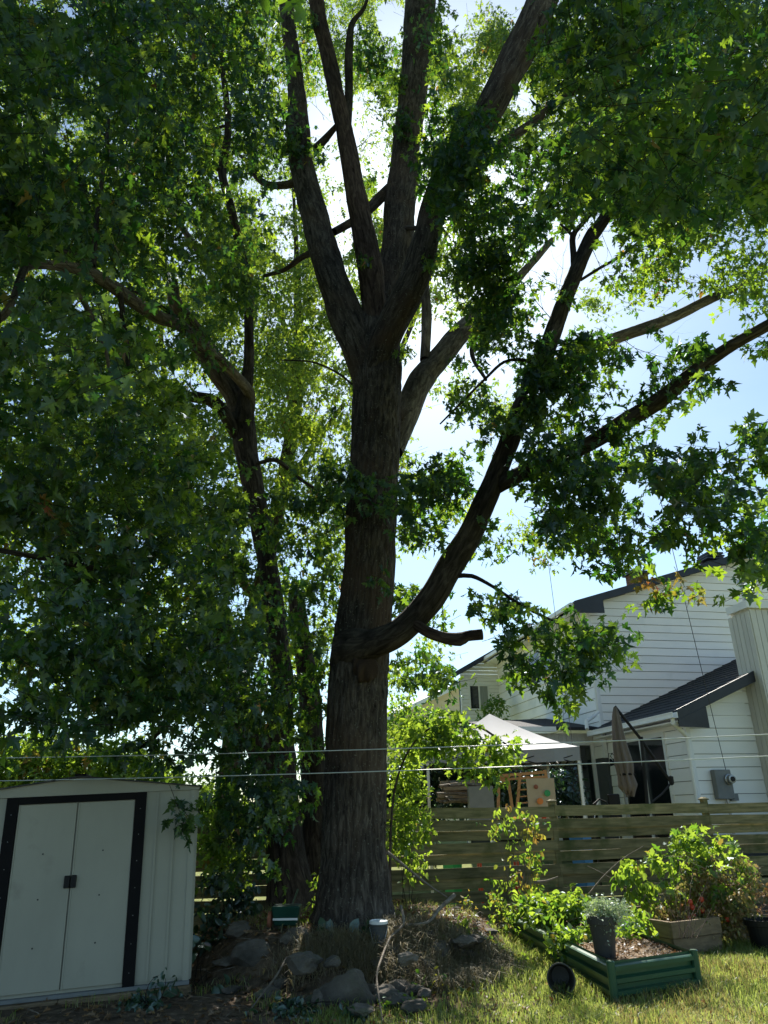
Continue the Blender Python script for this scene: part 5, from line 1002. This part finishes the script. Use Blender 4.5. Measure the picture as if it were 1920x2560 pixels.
# folded cantilever umbrella
um = thing('patio_umbrella', 'closed taupe cantilever umbrella hanging from a black arm before the sliding door', 'umbrella', P(1625, 2060, 14.6) * np.array([1, 1, 0]))
U = lambda x, y, dY=0: P(x, y, 14.6 + dY)
MB().tube([U(1537, 1766), U(1600, 1845), U(1682, 1962)], .030, 8).build('arm', M['black'], um)
MB().tube([U(1603, 1842), U(1612, 1940), U(1625, 2090)], .035, 8).build('pole', M['black'], um); MB().tube([U(1630, 2005), U(1655, 1985), U(1680, 1955)], .018, 6).build('brace', M['black'], um)
MB().lathe(U(1678, 1950), [(.001, -.08), (.05, -.06), (.05, .06), (.001, .08)], 8).build('crank', M['black'], um)
pts = [U(1538, 1768), U(1541, 1790), U(1546, 1830), U(1553, 1870), U(1562, 1910), U(1566, 1940), U(1572, 1966), U(1576, 1985)]; rd = [.03, .07, .10, .125, .15, .13, .15, .08]
V, Fq, UV = tube(pts, rd, 48, .05); cen = None
n_ = 48; K = len(V) // n_; Vr = V.reshape(K, n_, 3); cc = Vr.mean(1, keepdims=True); a_ = np.arange(n_) * 2 * pi / n_
fold = 1 + .24 * np.sin(a_ * 8)[None, :, None] * np.linspace(.4, 1, K)[:, None, None] + .10 * np.sin(a_ * 3 + 1)[None, :, None]; rag = (np.sin(a_ * 8 + .7) * .06)[None, :, None] * np.array([0, 0, 1]) * (np.linspace(0, 1, K) ** 6)[:, None, None]
V = (cc + (Vr - cc) * fold + rag).reshape(-1, 3); npmesh('folded_canopy', V, Fq, M['fabric'], um, smooth=True)
MB().tube([U(1558, 1958), U(1572, 2060)], .022, 6).build('canopy_pole', M['meter'], um)
MB().lathe(U(1568, 1936), [(.140, -.02), (.148, 0), (.140, .02)], 20).build('tie_strap', M['shedtrim'], um)
# barbecue / chair behind the fence
bq = thing('patio_chair', 'black patio chair with curved arm by the sunroom', 'chair', P(1530, 2040, 15.5) * np.array([1, 1, 0]))
B_ = lambda x, y: P(x, y, 15.4)
MB().obox(B_(1522, 2012), np.array([1, 0, 0]), np.array([0, 1., 0]), HZ, 0, .24, 0, .05, -.25, .20).build('backrest', M['black'], bq, bevel=.02)
MB().tube([B_(1478, 2040), B_(1484, 2010), B_(1498, 1998), B_(1515, 2005), B_(1528, 2030)], .016, 8).build('arm', M['black'], bq)
MB().tube([B_(1486, 2045), B_(1490, 2015), B_(1497, 2005)], .012, 6).build('frame', M['lid'], bq)
for x in (1482, 1545): MB().bar(B_(x, 2035), B_(x, 2035) * np.array([1, 1, 0]), .03).build('leg', M['black'], bq)
# coloured bits glimpsed through the fence gaps
for lab, nm, ct, x, y, w_, mt in (('blue plastic bin showing through the fence gap', 'plastic_bin', 'bin', 1430, 2088, .35, 'blue'), ('green toy box showing through the fence gap', 'toy_box', 'box', 1110, 2160, .3, 'tgreen'), ('low red toy table showing through the fence gap', 'toy_table', 'toy table', 1195, 2150, .7, 'red')):
    c = P(x, y, 13.4); t = thing(nm, lab, ct, (c[0], c[1], 0)); 
    if nm == 'toy_table':
        MB().box(c[0], c[0] + w_, c[1], c[1] + .4, c[2], c[2] + .04).build('tabletop', M[mt], t, bevel=.01)
        for dx_, dy_ in ((.04, .04), (w_ - .04, .04), (.04, .36), (w_ - .04, .36)): MB().bar((c[0] + dx_, c[1] + dy_, 0), (c[0] + dx_, c[1] + dy_, c[2] - .001), .04).build('leg', M[mt], t)
    else:
        MB().lathe((c[0] + w_ / 2, c[1] + w_ / 2, 0), [(.001, .001), (w_ * .42, .001), (w_ * .55, c[2] + .05), (w_ * .6, c[2] + .06), (w_ * .6, c[2] + .09), (w_ * .52, c[2] + .09), (w_ * .40, .02), (.001, .02)], 4).build('body', M[mt], t)
for x, y, z in ((1360, 2040, 1.42),): 
    c = P(x, y, 12.5); t = thing('toy_ball', 'small red ball on the neighbour side of the top fence gap', 'ball', c); MB().lathe(c, [(.001, -.05), (.035, -.035), (.05, 0), (.035, .035), (.001, .05)], 12).build('ball', M['red'], t, smooth=True)

# ------------------------------------------------------------------ clotheslines and service wires
def wire(name, label, a, b, r, mat, sag=.04, catg='line', n=24):
    a = np.array(a); b = np.array(b); pts = [a * (1 - f) + b * f - np.array([0, 0, sag * 4 * f * (1 - f)]) for f in np.linspace(0, 1, n)]
    o = MB().tube(pts, r, 6).build(name, mat, smooth=True); tag(o, label, catg); return o
a = P(590, 1869, 6.8); b = P(1925, 1828, 6.0); d = b - a
wire('clothesline', 'upper pale clothesline crossing in front of the big trunk', a - d * .9, b + d * .3, .0042, M['wire'], .05, 'clothesline')
a = P(540, 1926, 6.8); b = P(1925, 1882, 6.0); d = b - a
wire('clothesline', 'lower pale clothesline crossing in front of the big trunk', a - d * .9, b + d * .3, .0042, M['wire'], .05, 'clothesline')
mtop = H(.62, -.19, 2.12)
wire('service_cable', 'thin dark cable running down the white siding to the meter box', P(1615, 1100, 13), mtop, .007, M['cable'], 0, 'cable')
wire('service_cable', 'faint thin cable dropping from the leaves to the tent side of the house', P(1370, 1400, 13), P(1435, 1890, 15.6), .005, M['cable'], 0, 'cable')

# ------------------------------------------------------------------ raised beds and pots
c_n = G(1537, 2503, 0); c_r = G(1748, 2468, 0); c_l = G(1285, 2352, 0); BH = .27
c_n, c_r, c_l = [np.array([c[0], c[1], 0]) for c in (c_n, c_r, c_l)]; c_f = c_r + (c_l - c_n)
bed = thing('raised_bed', 'long dark green corrugated steel raised bed lying diagonally on the lawn', 'raised bed', (c_n + c_f) / 2)
def corr(a, b, z0, z1, flip=False):
    dd = norm(b - a); nn_ = np.array([dd[1], -dd[0], 0.]); cen = (c_n + c_f) / 2
    if nn_ @ (a - cen) < 0: nn_ = -nn_
    K = 34; pr = []
    for k in range(K + 1):
        f = k / K; s = sin(f * 2 * pi * 3 - pi / 2); pr.append((f * (z1 - z0) + z0, .034 * (1 if s > .25 else -1 if s < -.25 else s / .25) * .6))
    vs = []; e0, e1 = a + dd * .03, b - dd * .03
    for off in (0, -.006):
        for z_, o_ in pr: vs += [e0 + nn_ * (o_ + off) + HZ * z_, e1 + nn_ * (o_ + off) + HZ * z_]
    fs = [(2 * k, 2 * k + 1, 2 * k + 3, 2 * k + 2) for k in range(K)]; B0_ = 2 * (K + 1); fs += [(B0_ + 2 * k + 2, B0_ + 2 * k + 3, B0_ + 2 * k + 1, B0_ + 2 * k) for k in range(K)]
    MB().add(vs, fs).build('side_panel', M['green'], bed)
mid_ = (c_n + c_l) / 2; mid2 = (c_r + c_f) / 2
for a, b in ((c_n, c_r), (c_n, mid_), (mid_, c_l), (c_r, mid2), (mid2, c_f), (c_l, c_f)): corr(a, b, .0, BH)
for c in (c_n, c_r, c_l, c_f, mid_, mid2): MB().lathe(c, [(.034, 0), (.034, BH + .004), (.028, BH + .012), (.001, BH + .012)], 10).build('corner_post', M['green'], bed)
V = []; gn = 16
for j_ in range(gn + 1):
    for i_ in range(gn + 1):
        f, g_ = .02 + .96 * i_ / gn, .01 + .98 * j_ / gn; p_ = c_n + (c_r - c_n) * f + (c_l - c_n) * g_; V.append((p_[0], p_[1], .215 + .03 * random.random()))
MB().add(V, [(j_ * 17 + i_, j_ * 17 + i_ + 1, j_ * 17 + i_ + 18, j_ * 17 + i_ + 17) for j_ in range(gn) for i_ in range(gn)]).build('bed_soil', M['mulch'], bed)
def pot(name, label, base, h, r0, r1, mat, soil=True, axis=(0, 0, 1), group=None):
    t = thing(name, label, 'pot', base, group); w = .008
    MB().lathe(base, [(.001, .0), (r0, .0), (r0 * .35 + r1 * .65, h * .8), (r1, h * .8), (r1 * 1.03, h * .81), (r1 * 1.06, h), (r1 * .98, h), (r1 * .92, h * .8), (r0 * .9, w), (.001, w)], 28, axis).build('pot_body', mat, t, smooth=False)
    if soil: MB().lathe(base, [(.001, h * .86), (r1 * .9, h * .85)], 20, axis).build('potting_soil', M['soil'], t)
    return t
pb = G(1515, 2398, .22); pb = np.array([pb[0], pb[1], .22])
pot('plant_pot', 'dark plastic pot standing in the front part of the green bed', pb, .34, .085, .125, M['pot'])
shrub('flowering_plant', 'silvery white-flowering plant growing in the dark pot on the green bed', 'plant', pb + np.array([0, 0, .3]), [(1517, 2272, 52, 26, pb[1]), (1495, 2256, 34, 16, pb[1]), (1540, 2262, 34, 16, pb[1]), (1515, 2292, 44, 14, pb[1])], M['leaf_grey'], .028, T_OVAL_S, 22, tint=(.75, .25), cover=2.4, dY=.10, spread=.09, nl=14, droop=-.3, sm='stick', srad=.003)
kb = G(1406, 2486, 0)
tp_ = thing('tipped_pot', 'empty black plastic pot lying on its side in the grass, mouth towards the viewer', 'pot', (kb[0], kb[1], 0)); c = np.array([kb[0], kb[1], .115]); axp = norm(np.array([-.18, -1, .10]))
MB().lathe(c, [(.001, -.20), (.08, -.20), (.105, .02), (.116, .02), (.118, .06), (.108, .06), (.100, .0), (.075, -.19), (.001, -.19)], 30, axp).build('pot_body', M['pot'], tp_)
# two-tier wooden planter
w_n = G(1690, 2392, 0); w_r = G(1790, 2378, 0); w_l = G(1618, 2345, 0); w_n, w_r, w_l = [np.array([c[0], c[1], 0]) for c in (w_n, w_r, w_l)]
dr = norm(w_r - w_n); dl = np.array([-dr[1], dr[0], 0]); wr_, wl2 = np.linalg.norm(w_r - w_n) + .12, .95
pl = thing('wooden_planter', 'square planter of two stacked tiers of plain boards behind the green bed', 'planter', w_n)
for tier, (z0, z1, o_) in enumerate(((0, .155, 0), (.16, .315, -.012))):
    for k, (x0, x1, y0, y1) in enumerate(((o_, wr_ - o_, o_, .028 + o_), (o_, wr_ - o_, wl2 - .028 - o_, wl2 - o_), (o_, .028 + o_, .030 + o_, wl2 - .030 - o_), (wr_ - .028 - o_, wr_ - o_, .030 + o_, wl2 - .030 - o_))):
        MB().obox(w_n, dr, dl, HZ, x0, x1, y0, y1, z0, z1).build('board', M['wood'], pl, bevel=.004)
MB().obox(w_n, dr, dl, HZ, .03, wr_ - .03, .03, wl2 - .03, .02, .27).build('potting_soil', M['mulch'], pl)
p = G(1905, 2378, 0); pot('plant_pot', 'black plastic pot below the terracotta one at the right edge', (p[0] + .05, p[1], 0), .30, .13, .17, M['black'])
p2 = np.array([p[0] + .05, p[1] + .55, .28]); MB_ = None
pot('plant_pot', 'wide terracotta pot with dry stalks at the right edge by the fence', (p[0] + .10, p[1] + .75, .25), .30, .16, .22, M['terra'])
shrub('dry_plant', 'dead brown stalks standing in the terracotta pot', 'plant', (p[0] + .10, p[1] + .75, .5), [(1895, 2190, 26, 50, p[1] + .75), (1905, 2240, 26, 40, p[1] + .75)], M['litter'], .05, T_OVAL_S, 16, aut=.3, cover=.35, dY=.1, spread=.1, sm='stick', srad=.005)
MB().box(p[0] - .10, p[0] + .35, p[1] + .5, p[1] + 1.0, .0, .245).build('plinth_block', M['stone'])
tag(bpy.data.objects['plinth_block'], 'rough stone block carrying the terracotta pot', 'block')
p = G(1835, 2345, 0); pot('plant_pot', 'small black pot half hidden under the drying tomato plant', (p[0], p[1], 0), .24, .09, .12, M['black'])

# ------------------------------------------------------------------ mound: stones, sticks, bucket, tool
def rock(name, c, s, rot, seed, parent):
    r_ = random.Random(seed); bm = bmesh.new(); bmesh.ops.create_icosphere(bm, subdivisions=4, radius=1)
    planes = [(Vector((r_.gauss(0, 1), r_.gauss(0, 1), r_.gauss(0, 1))).normalized(), r_.uniform(.55, .85)) for _ in range(11)]
    for v in bm.verts:
        co = v.co.copy()
        for n_, d_ in planes:
            e = co.dot(n_) - d_
            if e > 0: co -= n_ * e
        k = 1 + .05 * (float(vnoise(np.array(co.x * 9 + seed + 20), np.array(co.y * 9 + co.z * 11 + 30))) - .5) + .09 * (float(vnoise(np.array(co.x * 3 + seed), np.array(co.y * 3 + co.z * 4 + 9))) - .5) * 2
        v.co = co * k
    mt4 = Matrix.Translation(Vector(c)) @ Matrix.Rotation(rot, 4, 'Z') @ Matrix.Diagonal((s[0], s[1], s[2], 1)); bmesh.ops.transform(bm, matrix=mt4, verts=bm.verts)
    me = bpy.data.meshes.new(name); bm.to_mesh(me); bm.free(); me.materials.append(M['stone']); return link(name, me, parent)
rw = thing('rock_edging', 'rough field stones stacked along the front of the tree mound', 'rocks', (-.4, 7.5, 0))
ST = [(628, 2440, .20, .15, .13, .3), (665, 2480, .13, .10, .06, .2), (705, 2462, .10, .10, .05, .1), (862, 2488, .34, .11, .22, .03), (790, 2500, .07, .08, .10, .4), (720, 2440, .09, .08, .05, .6), (830, 2400, .10, .08, .04, .6), (950, 2450, .12, .10, .05, .3), (925, 2470, .10, .10, .05, .3), (1010, 2430, .10, .08, .04, .1), (1060, 2480, .08, .08, .04, .1), (1000, 2450, .16, .10, .07, .2), (1100, 2440, .14, .10, .06, .5), (1060, 2410, .13, .09, .06, .2), (960, 2480, .13, .10, .07, .6), (1160, 2420, .12, .09, .05, .1), (1020, 2390, .11, .08, .05, .8), (750, 2350, .12, .08, .05, .3), (820, 2440, .10, .08, .06, .2), (1220, 2330, .12, .09, .04, .7), (1140, 2310, .10, .08, .03, .1), (1090, 2330, .12, .08, .03, .4), (560, 2400, .12, .10, .05, .4), (580, 2470, .09, .08, .04, .4), (975, 2440, .19, .12, .05, .1), (1000, 2465, .15, .12, .07, .2), (990, 2495, .13, .1, .06, .1), (1035, 2470, .10, .1, .06, .3),
      (935, 2425, .12, .1, .05, .7), (1065, 2440, .13, .12, .08, .5), (1100, 2400, .15, .12, .08, .2), (1160, 2350, .13, .14, .05, .2), (1190, 2345, .11, .12, .04, .5), (690, 2335, .12, .1, .08, .3), (600, 2345, .16, .12, .09, .8), (745, 2440, .16, .1, .08, .2), (1040, 2510, .12, .1, .05, .2), (900, 2520, .12, .1, .05, .9), (610, 2300, .16, .12, .09, .4), (1130, 2420, .12, .1, .07, .2), (760, 2400, .2, .12, .08, .6)]
for k, (x, y, a, b, c, rt) in enumerate(ST):
    g = G(x, y, .16); zz = float(gz(g[0], g[1])); g = G(x, y, max(.05, min(zz + c * .3, .3))); zz = float(gz(g[0], g[1])); rock('stone', (g[0], g[1], max(zz + c * .1, g[2] - c * .3)), (a, b, c * 1.1), rt, k + 3, rw)
def stick(label, spec, r, mat='stick', name='fallen_branch', side=()):
    pts = [P(x, y, Y) for x, y, Y in spec]; pts = np.array(pts)
    V, Fq, UV = tube(pts, np.linspace(r, r * .5, len(pts)), 8, .05, 0, .3, 3); o = npmesh(name, V, Fq, M[mat], smooth=True)
    return tag(o, label, 'branch')
stick('long grey branch leaning from the trunk down to the right onto the mound', [(968, 2130, 8.35), (1020, 2172, 8.45), (1075, 2215, 8.5), (1118, 2243, 8.5)], .016)
stick('forked pale stick ending in a stub on the crest of the mound', [(1136, 2238, 8.5), (1100, 2270, 8.3), (1070, 2305, 8.0), (1020, 2312, 7.95), (985, 2318, 7.9)], .022)
stick('crooked grey branch hanging over the front of the mound beside the bucket', [(1002, 2265, 8.1), (1008, 2310, 7.9), (975, 2345, 7.7), (952, 2400, 7.3), (942, 2440, 7.05), (948, 2500, 6.75), (958, 2560, 6.5)], .014)
stick('thin dark stick slanting across the low left stones', [(716, 2395, 7.5), (690, 2440, 7.2), (655, 2485, 6.9), (620, 2530, 6.7), (570, 2575, 6.5)], .010)
stick('curved bare twig lying at the foot of the shed side', [(560, 2370, 8.2), (640, 2372, 8.1), (720, 2368, 8.05), (780, 2366, 8.0)], .008)
stick('pale broken stick lying in the plants left of the green bed', [(1335, 2206, 10.3), (1365, 2203, 10.3), (1395, 2192, 10.3)], .018)
stick('thin branch poking up behind the crop towards the pepper plant', [(1460, 2250, 9.9), (1510, 2190, 10.0), (1560, 2145, 10.1), (1610, 2115, 10.1)], .010)
stick('dark crossing branch leaning on the fence behind the crop', [(1590, 2240, 10.0), (1540, 2205, 10.1), (1500, 2180, 10.2), (1468, 2165, 10.3)], .010)
bk = P(947, 2345, 7.75); bz0 = float(gz(bk[0], bk[1])) - .02
bu = thing('bucket', 'grey bucket with a round white lid at the foot of the big trunk', 'bucket', (bk[0], bk[1], bz0)); hgt = P(948, 2302, 7.75)[2] - bz0
MB().lathe((bk[0], bk[1], bz0), [(.001, 0), (.062, 0), (.078, hgt - .04), (.084, hgt - .035), (.084, hgt - .02)], 24).build('body', M['bucket'], bu)
MB().lathe((bk[0], bk[1], bz0), [(.087, hgt - .022), (.087, hgt), (.078, hgt + .006), (.070, hgt - .002), (.001, hgt)], 24).build('lid', M['lid'], bu)
MB().tube([(bk[0] - .085, bk[1], bz0 + hgt - .05), (bk[0] - .05, bk[1] - .09, bz0 + .05), (bk[0] + .05, bk[1] - .09, bz0 + .06), (bk[0] + .085, bk[1], bz0 + hgt - .05)], .004, 6).build('handle', M['metal'], bu)
tk = P(716, 2360, 8.4); tz_ = float(gz(tk[0], tk[1])); tk[2] = tz_ + .01
tl = thing('spreader', 'dark green spreader box with pale stripe and red wheel by the rear stems', 'garden tool', tk)
MB().hexa([tk + np.array(q_) for q_ in ((-.12, -.08, .02), (.11, -.08, .02), (.11, .08, .02), (-.12, .08, .02), (-.15, -.13, .20), (.14, -.13, .20), (.14, .12, .20), (-.15, .12, .20))]).build('hopper', M['dgreen'], tl, bevel=.012)
MB().box(tk[0] - .13, tk[0] + .12, tk[1] - .118, tk[1] - .108, tk[2] + .075, tk[2] + .095).build('stripe', M['lid'], tl)
MB().lathe(tk + np.array([-.17, -.04, .075]), [(.001, -.02), (.05, -.02), (.075, -.015), (.075, .015), (.05, .02), (.001, .02)], 20, (1, 0, 0)).build('wheel', M['terra'], tl)
MB().tube([tk + np.array([0, .1, .1]), tk + np.array([.05, .45, .3])], .01, 6).build('handle', M['dgreen'], tl)

# low weeds
shrub('weed', 'broad dark weed leaves at the foot of the shed corner', 'weed', gp(500, 2480, 7.7), [(530, 2440, 40, 30, 7.6), (500, 2390, 40, 50, 7.9), (470, 2480, 40, 24, 7.4)], M['leaf_dark'], .13, T_OVAL, 5, tint=(.6, .3), cover=.9, dY=.15, spread=.14)
shrub('weed', 'dark creeping weeds in front of the shed base plank', 'weed', gp(370, 2510, 7.0), [(340, 2500, 36, 24, 7.0), (390, 2490, 36, 26, 7.0), (410, 2440, 16, 24, 7.1), (350, 2530, 50, 18, 6.8)], M['leaf_dark'], .06, T_OVAL, 7, tint=(.5, .3), cover=.9, dY=.1, spread=.12)
shrub('weed', 'low leafy weeds under the big flat stone', 'weed', gp(740, 2530, 6.7), [(720, 2500, 50, 30, 6.8), (760, 2540, 60, 26, 6.6), (690, 2530, 40, 24, 6.7), (880, 2515, 40, 20, 6.6)], M['leaf_dark'], .06, T_OVAL, 8, tint=(.6, .3), cover=.9, dY=.1, spread=.12)
shrub('weed', 'spiky grey-green weed leaves against the front of the big trunk', 'weed', gp(880, 2320, 8.0), [(860, 2315, 40, 20, 8.0), (900, 2330, 40, 22, 7.9)], M['leaf_dark'], .12, T_OVAL, 4, tint=(.8, .2), cover=.9, dY=.1, spread=.1, droop=-.2)
shrub('ivy', 'small yellow-green creeper between the big trunk and the rear stems', 'climbing plant', gp(800, 2290, 9.0), [(800, 2210, 20, 40, 9.0), (810, 2260, 26, 30, 8.8), (770, 2290, 20, 14, 8.9)], LB, .06, T_OVAL, 3, tint=(.5, .3), cover=.9, dY=.1, spread=.1)
shrub('weed', 'scattered small green weeds among the stones right of the bent branch', 'weed', gp(1080, 2440, 7.5), [(1060, 2450, 60, 20, 7.4), (1130, 2470, 60, 16, 7.3), (990, 2500, 60, 18, 6.9), (1180, 2400, 40, 16, 8.0), (1050, 2370, 50, 16, 8.0)], LB, .045, T_OVAL, 8, tint=(.3, .3), cover=.5, dY=.15, spread=.1, aut=.25, droop=-.1)
shrub('yellow_herb', 'clump of bright yellow-green blades on the crest of the mound', 'plant', gp(1150, 2340, 8.4), [(1140, 2330, 44, 16, 8.3), (1170, 2345, 36, 14, 8.2)], LB, .10, T_OVAL_S, 4, tint=(1, .05), cover=.9, dY=.1, spread=.1, droop=-.7)
shrub('weed', 'spindly weeds between the mound and the green bed', 'weed', gp(1250, 2360, 9.4), [(1250, 2320, 30, 30, 9.5), (1235, 2250, 16, 30, 9.9), (1165, 2250, 10, 24, 9.9), (1290, 2290, 30, 30, 9.6), (1270, 2400, 60, 20, 8.4)], LB, .05, T_OVAL, 10, tint=(.5, .3), cover=.8, dY=.2, spread=.12, aut=.2, droop=0)

# ------------------------------------------------------------------ grass, dry tufts, litter
def blades(name, X, Y, h, aut, tint, mat, lean=.5, w=.004, label=None, catg=None):
    n = len(X); Z = gz(X, Y) - .005; an = rng.random(n) * 2 * pi; l = lean * rng.random(n) * h; d = np.stack([np.cos(an), np.sin(an), np.zeros(n)], 1); pr = np.stack([-np.sin(an), np.cos(an), np.zeros(n)], 1)
    fa = rng.random(n) * pi; pr = np.stack([np.cos(fa), np.sin(fa), np.zeros(n)], 1)
    b = np.stack([X, Y, Z], 1); ww = w * rng.uniform(.7, 1.4, n)[:, None]
    p0 = b - pr * ww; p1 = b + pr * ww; mid = b + d * (l * .35)[:, None] + np.array([0, 0, 1]) * (h * .55)[:, None]; p2 = mid - pr * ww * .8; p3 = mid + pr * ww * .8
    tip = b + d * l[:, None] * 1.1 + np.array([0, 0, 1]) * (h * np.sqrt(np.maximum(.1, 1 - lean * .5)))[:, None]
    V = np.stack([p0, p1, p3, p2, tip], 1).reshape(-1, 3); base = (np.arange(n) * 5)[:, None, None]; Ff = (np.array([[0, 1, 2], [0, 2, 3], [3, 2, 4]])[None] + base).reshape(-1, 3)
    o = npmesh(name, V, Ff, mat, attrs={'tint': np.repeat(tint, 5), 'aut': np.repeat(aut, 5)}); tag(o, label, catg, kind='stuff'); return o
n = 150000; X = rng.uniform(-1.2, 7.5, n); Y = rng.uniform(5.6, 11.3, n); lw = lawn(X, Y); q = rng.random(n)
k = (q < (lw * (.35 + .9 * vnoise(X * 1.3 + 20, Y * 1.3 + 20)))) & (gz(X, Y) < .22)
def inside(c, ex, ey, X, Y, lx, ly):
    dx_, dy_ = X - c[0], Y - c[1]; a_ = dx_ * ex[0] + dy_ * ex[1]; b_ = dx_ * ey[0] + dy_ * ey[1]; return (a_ > 0) & (a_ < lx) & (b_ > 0) & (b_ < ly)
be = norm(c_r - c_n); bf = norm(c_l - c_n); det = be[0] * bf[1] - be[1] * bf[0]
s1 = ((X - c_n[0]) * bf[1] - (Y - c_n[1]) * bf[0]) / det; s2 = (be[0] * (Y - c_n[1]) - be[1] * (X - c_n[0])) / det
k &= ~((s1 > 0) & (s1 < np.linalg.norm(c_r - c_n)) & (s2 > 0) & (s2 < np.linalg.norm(c_l - c_n))); k &= ~inside(w_n, dr, dl, X, Y, wr_, wl2)
X, Y = X[k], Y[k]; n = len(X); cl = vnoise(X * 2.1 + 70, Y * 2.1 + 70)
blades('lawn_grass', X, Y, rng.uniform(.035, .11, n) * (.5 + 1.1 * cl), (rng.random(n) < .12 + .5 * (vnoise(X * .9 + 30, Y * .9 + 30) > .58)) * rng.uniform(.3, 1, n), np.clip(rng.normal(.5, .25, n), 0, 1), M['grass'], .9, .0035, 'sunlit short lawn grass with straw patches around the raised bed', 'grass')
n = 26000; X = rng.uniform(-3.5, 1.6, n); Y = rng.uniform(6.2, 10.5, n); k = rng.random(n) < .35 * (vnoise(X * 2 + 9, Y * 2 + 9) > .62); X, Y = X[k], Y[k]; n = len(X)
blades('sparse_grass', X, Y, rng.uniform(.04, .12, n), (rng.random(n) < .4) * rng.uniform(.3, 1, n), rng.random(n) * .8, M['grass'], .8, .003, 'sparse shaded grass tufts on the bare soil', 'grass')
# dry tufts draping over the mound edge
tufts = [(1060, 2360, 7.9), (1100, 2380, 7.8), (1130, 2400, 7.7), (1170, 2390, 7.9), (1200, 2400, 8.0), (1040, 2400, 7.6), (1080, 2420, 7.5), (1120, 2440, 7.4), (1160, 2440, 7.5), (1190, 2430, 7.7), (980, 2300, 8.2), (990, 2330, 8.0), (1010, 2390, 7.7), (880, 2400, 7.6), (900, 2420, 7.5), (920, 2400, 7.6), (770, 2420, 7.5), (820, 2400, 7.6), (1220, 2390, 8.2), (1250, 2400, 8.2), (1210, 2440, 7.7), (1020, 2360, 7.9), (850, 2390, 7.7), (740, 2400, 7.6)]
XX_ = []; YY_ = []
tufts += [(1060, 2340, 8.2), (1100, 2350, 8.1), (1150, 2365, 8.1), (1090, 2400, 7.6), (1140, 2420, 7.6), (960, 2410, 7.5), (1010, 2420, 7.5), (1200, 2370, 8.2)]
for x, y, Yd in tufts:
    c = P(x, y, Yd); m_ = 330; XX_.append(c[0] + rng.normal(0, .10, m_)); YY_.append(c[1] + rng.normal(0, .09, m_))
X = np.concatenate(XX_); Y = np.concatenate(YY_); n = len(X)
blades('dry_grass', X, Y, rng.uniform(.08, .27, n), (rng.random(n) < .85) * rng.uniform(.4, 1, n), rng.random(n), M['hay'], 1.6, .0026, 'dry straw-coloured grass tufts spilling over the mound edge', 'dry grass')
def litter(name, n, x0, x1, y0, y1, size, dens, label, zoff=.01):
    X = rng.uniform(x0, x1, n); Y = rng.uniform(y0, y1, n); k = rng.random(n) < dens(X, Y); X, Y = X[k], Y[k]; n = len(X)
    D = dict(pos=np.stack([X, Y, gz(X, Y) + zoff], 1), ax=norm(np.stack([rng.normal(0, 1, n), rng.normal(0, 1, n), rng.normal(.1, .25, n)], 1)), nr=np.array([0, 0, 1.]) + rng.normal(0, .35, (n, 3)), size=size * rng.uniform(.5, 1.2, n), tint=rng.random(n), aut=(rng.random(n) < .45) * rng.random(n))
    o = leafbuild(name, D, T_MAPLE_S, M['litter'], None, 'stuff'); tag(o, label, 'leaf litter')
litter('leaf_litter', 15000, -3.4, 1.9, 6.2, 10.8, .06, lambda x, y: .2 + .8 * (vnoise(x * 1.8 + 5, y * 1.8 + 5) > .5) * (gz(x, y) > .05), 'brown and yellow fallen leaves scattered on the mound and bare soil')
litter('fallen_leaves', 500, .8, 5.5, 6.0, 9.8, .05, lambda x, y: np.full(len(x), .35), 'odd yellow leaves lying on the sunny lawn', .03)
segs = []
for k in range(520):
    x = random.uniform(-3.2, 1.5); y = random.uniform(6.3, 9.6)
    if float(gz(x, y)) < .06 and random.random() < .5: continue
    an = random.uniform(0, pi); L_ = random.uniform(.04, .22); p_ = np.array([x, y, float(gz(x, y)) + random.uniform(.005, .04)]); dd = np.array([cos(an), sin(an), random.uniform(-.15, .3)])
    mid_p = p_ + dd * L_ * .5 + rng.normal(0, .01, 3); e_ = mid_p + norm(dd + rng.normal(0, .25, 3)) * L_ * .5; r_ = random.uniform(.0015, .005)
    segs += [(p_, mid_p, r_), (mid_p, e_, r_ * .6)]
tw_ = twig_mesh(segs, None, M['stick'], 'fallen_twigs') ; tag(tw_, 'small dead twigs strewn over the mound and bare soil', 'twigs')
# bed and planter debris
n = 900; f = rng.random(n); g_ = rng.random(n) * .32; pp = c_n[None] + (c_r - c_n)[None] * (.05 + .9 * f)[:, None] + (c_l - c_n)[None] * (.02 + g_)[:, None]
D = dict(pos=pp + np.array([0, 0, .245]), ax=rng.normal(0, 1, (n, 3)) * np.array([1, 1, .3]), nr=np.array([0, 0, 1.]) + rng.normal(0, .4, (n, 3)), size=.035 * rng.uniform(.5, 1.3, n), tint=rng.random(n), aut=(rng.random(n) < .5) * rng.random(n))
leafbuild('mulch_leaves', D, T_OVAL_S, M['litter'], bed, 'stuff')
GR = {'maple_tree': 'maple trees on the mound', 'background_tree': 'trees behind the maples', 'weed': 'weeds round the mound', 'plant_pot': 'pots among the vegetable beds', 'fallen_branch': 'fallen branches on the mound and beds',
      'clothesline': 'clotheslines before the big trunk', 'service_cable': 'cables to the neighbour house', 'board_fence': 'stretches of the board fence'}
for o in bpy.data.objects:
    k = o.name.split('.')[0]
    if o.parent is None and k in GR: o['group'] = GR[k]
print('done', len(bpy.data.objects))
